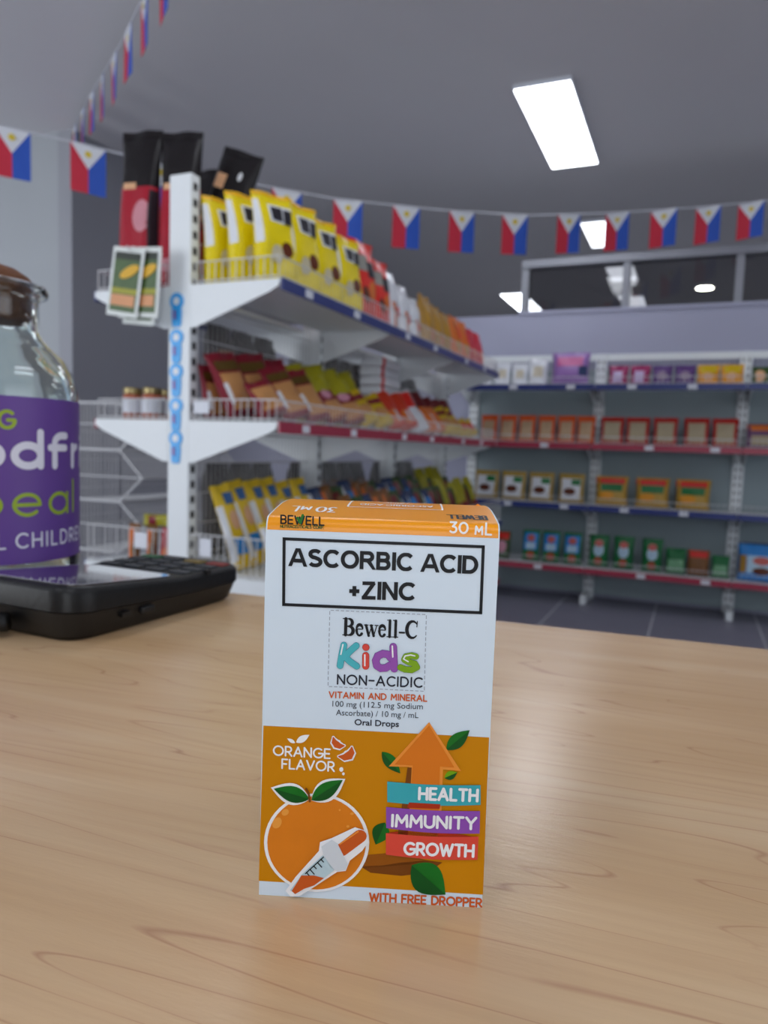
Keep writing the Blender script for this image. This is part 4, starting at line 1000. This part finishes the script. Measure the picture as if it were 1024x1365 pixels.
kind('blocker_pack', 'snack_packet', 0.148, 0.34, 0.07, film('film_charcoal', (52, 46, 46)), [('label_print', 0.2, 0.8, 0.5, 0.75, film('film_umber', (128, 84, 44)), 'r')], p_side=9, taper=0.25)
# back wall packets
kind('bclear', 'clear_packet', 0.12, 0.16, 0.06, clr, [('label_print', 0.3, 0.8, 0.3, 0.7, film('film_pale', (206, 196, 176)), 'r')], p_side=3)
kind('bpink', 'diaper_pack', 0.25, 0.22, 0.12, purp, [('header_print', 0.15, 0.85, 0.55, 0.85, pink, 'r'), ('label_print', 0.76, 0.98, 0.25, 0.55, dbl, 'r')], p_side=8)
kind('bmag', 'soap_pack', 0.125, 0.13, 0.06, film('film_magenta', (156, 44, 96)), [('label_print', 0.2, 0.7, 0.1, 0.7, film('film_lilac', (190, 170, 206)), 'r')], p_side=8)
kind('bviolet', 'soap_pack', 0.125, 0.125, 0.06, film('film_violet', (92, 60, 120)), [('picture', 0.25, 0.75, 0.2, 0.7, film('film_mauve', (150, 130, 150)), 'o')], p_side=8)
kind('byel', 'soap_pack', 0.125, 0.12, 0.06, film('film_sun', (224, 150, 30)), [('header_print', 0.0, 1.0, 0.55, 0.95, film('film_mustard', (206, 172, 24)), 'r'), ('picture', 0.25, 0.7, 0.15, 0.6, skin_, 'o')], p_side=8)
kind('bdark', 'soap_pack', 0.15, 0.11, 0.06, film('film_forest', (60, 84, 44)), [('picture', 0.05, 0.5, 0.1, 0.8, skin_, 'o')], p_side=8)
kind('borange', 'bread_pack', 0.120, 0.185, 0.06, film('film_amber_red', (224, 92, 40)), [('clear_window', 0.15, 0.85, 0.10, 0.78, film('crumb_tan', (190, 158, 124)), 'r')], p_side=8)
kind('bred', 'bread_pack', 0.150, 0.180, 0.06, film('film_brick', (186, 40, 34)), [('clear_window', 0.14, 0.86, 0.06, 0.82, film('crumb_grey', (176, 160, 130)), 'r')], p_side=8)
kind('bpurp', 'bread_pack', 0.16, 0.15, 0.06, film('film_plum', (110, 74, 110)), [('header_print', 0, 1, 0.7, 0.95, orf, 'r'), ('clear_window', 0.15, 0.85, 0.1, 0.5, film('crumb_grey', (176, 160, 130)), 'r')], p_side=8)
kind('bgold', 'cereal_pack', 0.180, 0.205, 0.06, film('film_khaki', (178, 146, 66)), [('label_print', 0.12, 0.88, 0.10, 0.82, wht, 'r'), ('picture', 0.2, 0.7, 0.25, 0.5, brn, 'o'), ('label_print', 0.5, 0.86, 0.6, 0.8, grn, 'r')], p_side=8)
kind('byg', 'cereal_pack', 0.215, 0.200, 0.06, film('film_straw', (190, 150, 60)), [('header_print', 0.0, 0.9, 0.72, 0.93, redf, 'r'), ('label_print', 0.15, 0.85, 0.48, 0.74, grn, 'r'), ('picture', 0.1, 0.6, 0.2, 0.48, film('film_sun', (224, 150, 30)), 'o')], p_side=8)
kind('bmred', 'snack_pouch', 0.12, 0.19, 0.05, film('film_forest', (60, 84, 44)), [('header_print', 0.1, 0.9, 0.7, 0.95, redf, 'r'), ('picture', 0.2, 0.8, 0.2, 0.65, film('film_pale_pink', (214, 150, 170)), 'o')], p_side=5)
kind('bblug', 'snack_pouch', 0.125, 0.215, 0.055, film('film_leaf', (22, 110, 58)), [('header_print', 0.1, 0.9, 0.35, 0.9, blu, 'r'), ('picture', 0.28, 0.72, 0.62, 0.84, film('film_coral', (206, 100, 92)), 'o'), ('label_print', 0.22, 0.78, 0.38, 0.58, film('film_ice', (186, 214, 232)), 'r'), ('picture', 0.3, 0.75, 0.05, 0.3, film('film_rust', (180, 84, 56)), 'o')], p_side=5)
kind('bgreen', 'snack_pouch', 0.130, 0.215, 0.055, film('film_leaf', (22, 110, 58)), [('label_print', 0.22, 0.78, 0.32, 0.72, film('film_ice', (186, 214, 232)), 'o'), ('picture', 0.28, 0.72, 0.62, 0.84, film('film_coral', (206, 100, 92)), 'o'), ('picture', 0.3, 0.7, 0.05, 0.3, film('film_rust', (180, 84, 56)), 'o')], p_side=5)
kind('bgr2', 'snack_pouch', 0.125, 0.165, 0.05, film('film_leaf', (22, 110, 58)), [('label_print', 0.1, 0.9, 0.1, 0.55, film('film_mint', (120, 170, 130)), 'r')], p_side=5)
kind('bbrn', 'snack_pouch', 0.135, 0.165, 0.05, film('film_umber', (128, 84, 44)), [('header_print', 0.1, 0.9, 0.7, 0.95, redf, 'r')], p_side=5)
kind('bbag', 'cookie_bag', 0.27, 0.235, 0.08, blu, [('label_print', 0.18, 0.82, 0.2, 0.66, film('film_ice', (186, 214, 232)), 'r'), ('picture', 0.3, 0.7, 0.42, 0.64, film('film_coral', (206, 100, 92)), 'o'), ('picture', 0.3, 0.7, 0.16, 0.36, brn, 'o'), ('side_panel', 0.02, 0.16, 0.2, 0.66, gold, 'r'), ('side_panel', 0.84, 0.98, 0.2, 0.66, gold, 'r')], p_side=5, m_seal=dbl)

R90 = math.radians(90)
rz0 = math.radians(80)
# --- top shelf, aisle side
n_ = 0
rown = ['front', 'middle', 'back']
for c, (y, s, zo) in enumerate([(2.000, 1.0, 0), (2.165, 1.10, 0), (2.330, 1.08, 0), (2.495, 1.0, 0)]):
    for r, x in enumerate((-1.262, -1.358, -1.454)):
        if c == 1 and r == 2: continue
        place('yellow', x, y, ZT, math.radians(66 if c == 0 else 74), f'tall yellow snack bag, top shelf, {rown[r]} row, {ORD[c]} from white upright', 'bag', 'yellow snack bags on the top shelf', lean=math.radians(4), s=0.99, sy=0.99 * s * random.uniform(0.96, 1.04), roll=math.radians(random.uniform(-3, 1.5)))
for c, y in enumerate((2.670, 2.835)):
    for r, x in enumerate((-1.275, -1.39)):
        place('red', x, y, ZT, math.radians(82), f'bright red snack bag, top shelf, {"front" if r == 0 else "back"} row, {ORD[c]} after yellow bags', 'bag', 'red snack bags on the top shelf', lean=math.radians(4), s=1.10 - 0.12 * c)
for c, y in enumerate((2.99, 3.14, 3.28)):
    place('clearred', -1.28, y, ZT, R90, f'shiny clear snack bag with orange print on the top shelf, {ORD[c]} past the red bags', 'bag', 'clear snack bags on the top shelf', lean=math.radians(5), s=(1.0, 0.9, 0.8)[c])
for c, y in enumerate((3.43, 3.585, 3.74)):
    place('gold', -1.28, y, ZT, R90, f'gold brown snack bag on the top shelf, {ORD[c]} past the clear bags', 'bag', 'gold snack bags on the top shelf', lean=math.radians(5), s=(1.0, 0.92, 0.88)[c])
for c, y in enumerate((3.90, 4.06)):
    place('orange', -1.28, y, ZT, R90, f'orange snack bag on the top shelf, {ORD[c]} past the gold bags', 'bag', 'orange snack bags on the top shelf', lean=math.radians(5))
for c, y in enumerate((4.22, 4.37)):
    place('redpink', -1.28, y, ZT, R90, f'crimson snack bag on the top shelf, {["next to last", "last"][c]} before the back wall', 'bag', 'crimson snack bags on the top shelf', lean=math.radians(5), s=0.93)
# --- middle shelf, aisle side
ln = math.radians(24)
for c in range(2):
    for r, x in enumerate((-1.43, -1.345)[:2]):
        pass
seq_back = ['noodle'] * 4 + ['olive'] * 5 + ['whitered'] * 3 + ['darkred'] * 5
names = {'noodle': ('maroon noodle packet with tan window', 'noodle packets'), 'noodle_low': ('short maroon noodle packet with tan window', 'short noodle packets'), 'olive': ('olive green and maroon snack packet', 'olive packets'), 'gldn': ('mustard yellow snack packet', 'mustard packets'), 'maroon_mix': ('maroon snack packet with olive top', 'maroon and olive packets'),
         'shiny': ('shiny tomato red snack packet', 'shiny red packets'), 'whitered': ('white snack packet with red top', 'white and red packets'), 'orangew': ('orange and white snack packet', 'orange packets'), 'darkred': ('dark wine red snack packet', 'wine red packets'),
         'yr': ('yellow packet with red band', 'yellow and red packets'), 'sachet': ('yellow drink sachet with white and blue print', 'yellow sachets'), 'sachet_low': ('short yellow and white drink sachet', 'short yellow sachets'), 'mix_blue': ('dark blue drink sachet with white strip', 'dark blue sachets'),
         'mix_brown': ('brown and orange drink sachet', 'brown sachets'), 'mix_green': ('dark green drink sachet', 'green sachets'), 'mix_yellow': ('olive yellow sachet with maroon band', 'olive sachets')}
def run(seq, x, y0, dy, z, rz, lean, where, row, cat, jitter=3, s=1.0, skip=(), sy=1.0, roll=0):
    cnt = {}
    for i, key in enumerate(seq):
        c = cnt.get(key, 0); cnt[key] = c + 1
        d, g_ = names[key]
        if i in skip: continue
        tot_ = seq.count(key)
        pos = f', {ORD[c]} from upright' if tot_ > 1 else ''
        place(key, x, y0 + dy * i, z, rz + math.radians(random.uniform(-jitter, jitter)), f'{d}, {row} row, {where}{pos}', cat, f'{g_}, {row} row of the {where}', lean=lean, roll=math.radians(-roll * random.uniform(0.6, 1.3)), s=s * 0.99, sy=s * sy * random.uniform(0.92, 1.05))
run(['noodle', 'noodle', 'noodle', 'olive', 'olive', 'olive', 'olive', 'olive', 'darkred', 'darkred', 'darkred', 'darkred', 'darkred', 'darkred', 'darkred', 'darkred'], -1.372, 1.990, 0.150, ZM, math.radians(76), math.radians(22), 'middle shelf', 'back', 'packet', jitter=9, roll=11, skip=(7, 8, 9, 10))
run(['noodle_low', 'noodle', 'noodle', 'maroon_mix', 'maroon_mix', 'gldn', 'gldn', 'shiny', 'shiny', 'whitered', 'orangew', 'orangew', 'gldn', 'gldn', 'yr', 'yr'], -1.252, 1.990, 0.150, ZM, math.radians(74), math.radians(30), 'middle shelf', 'front', 'packet', jitter=9, roll=13, s=0.86)
place('noodle', -1.462, 1.975, ZM, math.radians(74), 'smaller maroon noodle packet tucked against the white upright', 'packet', 'noodle packets, back row, middle shelf', lean=math.radians(12), s=0.78)
# --- lower shelf, aisle side
mixb = ['mix_blue', 'mix_brown', 'mix_green', 'mix_blue', 'mix_brown', 'mix_brown', 'mix_green', 'mix_blue', 'mix_blue', 'mix_green', 'mix_blue', 'mix_green', 'mix_green', 'mix_yellow', 'mix_green', 'mix_yellow', 'mix_yellow', 'mix_green']
run(['sachet'] * 6 + mixb, -1.372, 2.005, 0.101, ZL + 0.001, math.radians(74), math.radians(19), 'lower shelf', 'back', 'sachet', s=1.03, sy=1.16, roll=8)
run(['sachet_low'] * 6 + mixb[1:] + ['mix_yellow'], -1.225, 2.000, 0.101, ZL + 0.001, math.radians(74), math.radians(18), 'lower shelf', 'front', 'sachet', s=0.98, roll=8)
# --- aisle-less side: coffee bags above, jars on the middle shelf, packs below
place('coffee', -1.820, 2.00, ZT, math.radians(8), 'red coffee bag with black top at the left end of the top shelf', 'bag', 'coffee bags', lean=math.radians(2))
place('coffee', -1.672, 2.03, ZT, math.radians(14), 'red coffee bag with black top right behind the white upright', 'bag', 'coffee bags', lean=math.radians(2), s=0.98)
place('coffee', -1.825, 2.36, ZT, math.radians(6), 'red coffee bag behind the left-end coffee bag on the top shelf', 'bag', 'coffee bags', lean=math.radians(2))
o = place('black', -1.70, 2.17, ZT, math.radians(8), 'black-topped coffee bag leaning over the yellow bags behind the upright', 'bag', 'coffee bags', lean=0.0, roll=math.radians(20), s=1.0)
M_jl = mat('lid_gold', (150, 134, 92), rough=0.3, metal=0.6); M_jc = mat('jar_contents', (176, 92, 62), rough=0.15, var=0.3, scale=60, coat=0.5)
def preserve(x, y, label):
    t = thing('preserve_jar', label, 'jar', (x, y, ZM + 0.001), 0, 'preserve jars on the middle shelf')
    MB().lathe([(0.030, 0), (0.034, 0.004), (0.034, 0.078), (0.029, 0.090)], 24).build('glass', M_jc, t, smooth=True)
    MB().lathe([(0.0345, 0.022), (0.0346, 0.072)], 24, cap=False).build('label', M_tagw, t, smooth=True)
    MB().lathe([(0.031, 0.088), (0.032, 0.090), (0.032, 0.106), (0.029, 0.109)], 24).build('lid', M_jl, t)
preserve(-1.815, 1.965, 'gold-lidded preserve jar with white label, left one on the middle shelf')
preserve(-1.728, 1.965, 'gold-lidded preserve jar with white label, nearer the white upright')
preserve(-1.735, 2.06, 'preserve jar behind the one nearer the white upright')
for (x, y, z, key, d, sc_, ro) in [(-1.825, 1.985, ZL, 'mix_brown', 'small brown packet standing behind the lower left wire fence', 0.56, 0), (-1.755, 1.995, ZL, 'mix_brown', 'second small brown packet behind the lower left wire fence', 0.54, 0), (-1.675, 1.995, ZL, 'redpink', 'crimson packet behind the lower wire fence left of the upright', 0.52, 0), (-1.79, 2.00, ZL + 0.128, 'mix_yellow', 'yellow packet lying on the brown packets behind the lower left fence', 0.50, 88)]:
    o = place(key, x, y, z, math.radians(4), d, 'packet', 'packets behind the lower left fence', lean=0 if ro else math.radians(3), s=sc_)
    if ro: o.rotation_euler = (0, math.radians(ro), 0); o.location.z = z + 0.022
for lvl, (z, nm_) in enumerate(((ZL, 'lower'), (ZM, 'middle'))):  # made-up stock: blocks light from the left and darkens the aisle side
    for k in range(14):
        if min(abs(2.30 + 0.155 * k - (1.90 + 0.87 * q) - 0.02) for q in (1, 2, 3)) < 0.085: continue
        place('blocker_pack', -1.700, 2.30 + 0.155 * k, z, math.radians(90), f'added light-blocking dark packet behind the wire back panel, {nm_} shelf, {ORD[k]} from the near end', 'packet', f'added light-blocking packets behind the wire panel, {nm_} shelf', s=1.0, sy=1.05 if lvl == 0 else 1.10)
# stack of flat packs behind the middle-shelf packets
M_fp = wht
for i in range(8):
    t = thing('flat_pack', f'white flat pack with red end in the stack, {ORD[i]} from the bottom', 'pack', (-1.455 + random.uniform(-0.006, 0.006), 3.26 + random.uniform(-0.01, 0.01), ZM + 0.002 + 0.0455 * i), math.radians(random.uniform(-3, 3)), 'stacked flat packs')
    MB().box(-0.055, 0.055, -0.11, 0.16, 0, 0.044, bev=0.010).build('wrapper', wht, t, smooth=True)
    MB().box(-0.056, 0.056, -0.095, -0.045, -0.0004, 0.0448, bev=0.010).build('red_end', redf, t, smooth=True)

# hanging seed packets at the left bracket
M_sp = mat('packet_white', (228, 232, 228), rough=0.5); M_sg = mat('packet_green', (62, 92, 34), rough=0.4, var=0.3, scale=60); M_corn = mat('corn_yellow', (228, 176, 32), rough=0.5, var=0.2, scale=300); M_pch = mat('packet_peach', (222, 156, 108)); M_sd = mat('packet_dark', (30, 40, 28)); M_sy = mat('packet_olive', (164, 160, 40))
hk = MB().tube([(-1.682, 1.908, 1.572), (-1.682, 1.870, 1.600), (-1.682, 1.800, 1.600), (-1.682, 1.795, 1.610)], 0.002, 6)
tag(hk.build('hanging_hook', M_wire), 'thin white wire hook holding the seed packets at the shelf end', 'hook')
for i, (rot, dx, dz, d) in enumerate([(-9, -0.012, 0.0, 'seed packet with yellow corn cob picture, frontmost on the hook'), (-4, 0.030, -0.002, 'seed packet mostly hidden right behind the corn packet'), (-6, 0.018, -0.022, 'lowest hanging seed packet of the bunch on the hook'), (-14, 0.016, -0.014, 'rearmost seed packet of the bunch on the hook')]):
    t = thing('seed_packet', 'green white-edged ' + d, 'seed packet', (-1.682 + dx * 1.3, 1.822 + 0.012 * i, 1.604), 0, 'seed packets on the hook')
    t.rotation_euler = (0, math.radians(-rot), 0); t.scale = (1.16, 1, 1.02)
    MB().box(-0.056, 0.056, -0.0015, 0.0015, -0.205 + dz, 0.008, bev=0.0012).build('packet', M_sp, t)
    MB().box(-0.046, 0.046, -0.0021, 0.0, -0.190 + dz, -0.008).build('green_print', M_sg, t)
    MB().box(-0.046, 0.046, -0.0025, 0.0, -0.030, -0.008).build('dark_header', M_sd, t)
    MB().prism(blob(0.012, -0.066, 0.036, 0.015, 0.55), 'y', -0.0045, 0.0).build('corn_picture', M_corn, t)
    MB().box(-0.046, 0.046, -0.0025, 0.0, -0.135, -0.118).build('olive_band', M_sy, t)
    MB().box(-0.044, 0.040, -0.0028, 0.0, -0.172, -0.138).build('peach_picture', M_pch, t)

# --- back wall shelves
def brow(z, items, where, y=5.00):
    cnt = {}
    for (key, x, d, g_, s) in items:
        place(key, x, y, z + 0.001, 0, d, 'packet', g_, lean=math.radians(5), s=s)
z1_, z2_, z3_, z4_ = [b_[0] for b_ in BZ]
it = []
for i, x in enumerate((-1.41, -1.285, -1.16, -1.035)): it.append(('bclear', x, f'clear white packet on the top back shelf, {ORD[i]} from the left', 'clear packets on the top back shelf', (1.0, 1.0, 0.95, 1.15)[i]))
it.append(('bpink', -0.815, 'large pink and lilac pack on the top back shelf', 'lilac packs', 1.0))
for i, x in enumerate((-0.50, -0.365)): it.append(('bmag', x, f'magenta pack on the top back shelf, {["left", "right"][i]} one right of the lilac pack', 'magenta packs on the top back shelf', 1.0))
for i, x in enumerate((-0.23, -0.095)): it.append(('bviolet', x, f'violet pack on the top back shelf, {["left", "right"][i]} one beside the magenta packs', 'violet packs on the top back shelf', 1.0))
for i, x in enumerate((0.04, 0.175)): it.append(('byel', x, f'orange and yellow pack on the top back shelf, {["left", "right"][i]} one before the upright', 'orange packs on the top back shelf', 1.05))
for i, x in enumerate((0.36, 0.53)): it.append(('bdark', x, f'dark green pack on the top back shelf, {ORD[i]} past the rightmost upright', 'dark green packs on the top back shelf', 1.0))
brow(z1_, it, 'top back shelf'); it = []
for i, x in enumerate((-1.36, -1.225, -1.09, -0.955, -0.82, -0.69)): it.append(('borange', x, f'orange-edged bread pack on the second back shelf, {ORD[i]} from the left', 'orange bread packs on the second back shelf', 1.0))
for i, x in enumerate((-0.52, -0.36, -0.19, -0.005, 0.16)): it.append(('bred', x, f'red-edged bread pack on the second back shelf, {ORD[i]} of the red ones', 'red bread packs on the second back shelf', 1.0))
for i, x in enumerate((0.36, 0.53)): it.append(('bpurp', x, f'plum and orange pack on the second back shelf, {ORD[i]} past the upright', 'plum packs on the second back shelf', 1.0))
brow(z2_, it, ''); it = []
for i, x in enumerate((-1.36, -1.165, -0.97, -0.765)): it.append(('bgold', x, f'khaki gold cereal pack on the third back shelf, {ORD[i]} from the left', 'khaki cereal packs on the third back shelf', 0.97))
for i, x in enumerate((-0.50, -0.245, 0.0)): it.append(('byg', x, f'yellow green cereal pack on the third back shelf, {ORD[i]} right of khaki ones', 'green cereal packs on the third back shelf', 0.97))
brow(z3_, it, ''); it = []
for i, x in enumerate((-1.36, -1.225)): it.append(('bmred', x, f'dark green red-topped pouch on the bottom back shelf, {ORD[i]} from the left', 'dark pouches on the bottom back shelf', 1.0))
for i, x in enumerate((-1.02, -0.88, -0.735)): it.append(('bblug', x, f'blue and green pouch on the bottom back shelf, {ORD[i]} of the blue ones', 'blue pouches on the bottom back shelf', 1.0))
for i, x in enumerate((-0.56, -0.40, -0.22)): it.append(('bgreen', x, f'green pouch with white oval on the bottom back shelf, {ORD[i]} of the three', 'green pouches on the bottom back shelf', 1.0))
it.append(('bgr2', -0.075, 'low green pouch on bottom back shelf beside the white-oval pouches', 'low pouches on the bottom back shelf', 1.0))
it.append(('bbrn', 0.06, 'brown red pouch on the bottom back shelf between low green pouches', 'low pouches on the bottom back shelf', 1.0))
it.append(('bgr2', 0.19, 'low green pouch on the bottom back shelf just before the upright', 'low pouches on the bottom back shelf', 0.85))
it.append(('bbag', 0.42, 'large blue cookie bag on the bottom back shelf at the right edge', 'blue cookie bags', 1.0))
brow(z4_, it, '')

# ---------------------------------------------------------------- bunting
M_fr = mat('flag_red', (206, 36, 62), rough=0.6); M_fb = mat('flag_blue', (38, 86, 190), rough=0.6); M_fw = mat('flag_white', (226, 228, 234), rough=0.6); M_fy = mat('flag_sun', (226, 200, 60), rough=0.6); M_str = mat('string_white', (206, 208, 216), rough=0.35)
def flag(parent, pos, dirv, slope, twist, w=0.150, h=0.212):
    """two-colour pennant hung by its short side: white triangle with sun on top, red left, blue right"""
    root = bpy.data.objects.new('flag', None); COL.objects.link(root); root.parent = parent; root.location = pos
    ang = math.atan2(dirv.y, dirv.x); root.rotation_euler = (0, 0, ang + twist)
    def F(x, z, e=0.0):
        return (x * w, 0.0025 * math.sin(x * 3 + z * 4 + pos.x * 9) + e, z * h + slope * x * w)
    def part(nm, pts, m):
        mb = MB(); f = [mb.bm.verts.new(F(*q, -0.0006)) for q in pts]; b = [mb.bm.verts.new(F(*q, 0.0006)) for q in pts]; n = len(pts)
        mb.bm.faces.new(f); mb.bm.faces.new(b[::-1])
        for i in range(n): mb.bm.faces.new((f[i], b[i], b[(i + 1) % n], f[(i + 1) % n]))
        return mb.build(nm, m, root)
    part('red_field', [(-0.5, 0), (0, -0.5), (0, -1), (-0.5, -1)], M_fr)
    part('blue_field', [(0.5, 0), (0.5, -1), (0, -1), (0, -0.5)], M_fb)
    part('white_triangle', [(-0.5, 0), (0.5, 0), (0, -0.5)], M_fw)
    for s in (-1, 1):
        mb = MB(); mb.face([(F(0.10 * math.cos(a), -0.185 + 0.07 * math.sin(a))[0], F(0.10 * math.cos(a), -0.185 + 0.07 * math.sin(a))[1] + s * 0.0032, F(0.10 * math.cos(a), -0.185 + 0.07 * math.sin(a))[2]) for a in [2 * PI * k / 12 for k in range(12)]]); mb.build('sun', M_fy, root)
    return root
def zb(s):
    P = [(-0.4, 2.40), (0.0, 2.358), (0.3, 2.335), (0.9, 2.272), (1.51, 2.248), (2.13, 2.268), (2.6, 2.304), (3.11, 2.380), (3.75, 2.496), (4.2, 2.590), (4.8, 2.72), (5.6, 2.93)]
    for (a, za), (b, zb_) in zip(P, P[1:]):
        if s <= b: return za + (zb_ - za) * (s - a) / (b - a)
    return P[-1][1]
p1 = Vector((-2.8988, 2.3253, 0)); dv = Vector((0.306 + 2.8988, 5.0939 - 2.3253, 0)).normalized()
# the string sags from the left corner to the partition side
b1 = thing('flag_bunting', 'string of red and blue flags sagging across the shop before the back shelves', 'bunting', (0, 0, 0))
def sp(s): q = p1 + dv * s; return Vector((q.x, q.y, zb(s)))
MB().tube([sp(-1.1 + 0.1 * i) for i in range(66)], 0.0045, 6).build('string', M_str, b1)
for k in range(-3, 15):
    s = 0.045 + 0.3135 * k + 0.0
    if k >= 4: s = 1.583 + 0.3135 * (k - 5) + (0.02 if k > 7 else 0.0) + 0.313
    if k >= 3 and k < 4: s = 1.27
    if s > 5.3: continue
    q = sp(s); sl = (zb(s + 0.05) - zb(s - 0.05)) / 0.1
    flag(b1, q, dv, sl, math.radians([0, 4, -3, 2, -4][k % 5]) + (math.radians(-22) if s > 3.3 else 0))
b2 = thing('flag_bunting', 'second string of small flags running edge-on to the upper left wall corner', 'bunting', (0, 0, 0))
c0 = Vector((-3.84, 3.60, 2.96)); c1 = Vector((-2.0, 2.3, 2.80)); d2 = (c1 - c0); L2 = d2.length; dh = Vector((d2.x, d2.y, 0)).normalized()
def sp2(t):
    q = c0 + d2 * t; P = [(-0.1, 2.97), (0.0, 2.965), (0.27, 2.935), (0.48, 2.880), (0.68, 2.835), (0.83, 2.826), (1.0, 2.80), (1.6, 2.74)]
    for (a, za), (b, zb_) in zip(P, P[1:]):
        if t <= b: q.z = za + (zb_ - za) * (t - a) / (b - a); break
    return q
MB().tube([sp2(i / 30) for i in range(41)], 0.0045, 6).build('string', M_str, b2)
for k in range(9):
    t_ = 0.06 + k * 0.139
    sl = (sp2(t_ + 0.02).z - sp2(t_ - 0.02).z) / (0.04 * L2)
    flag(b2, sp2(t_), dh, sl, math.radians([-1, -4, 0, -5, -3, 1, -4, -2, 8][k]))
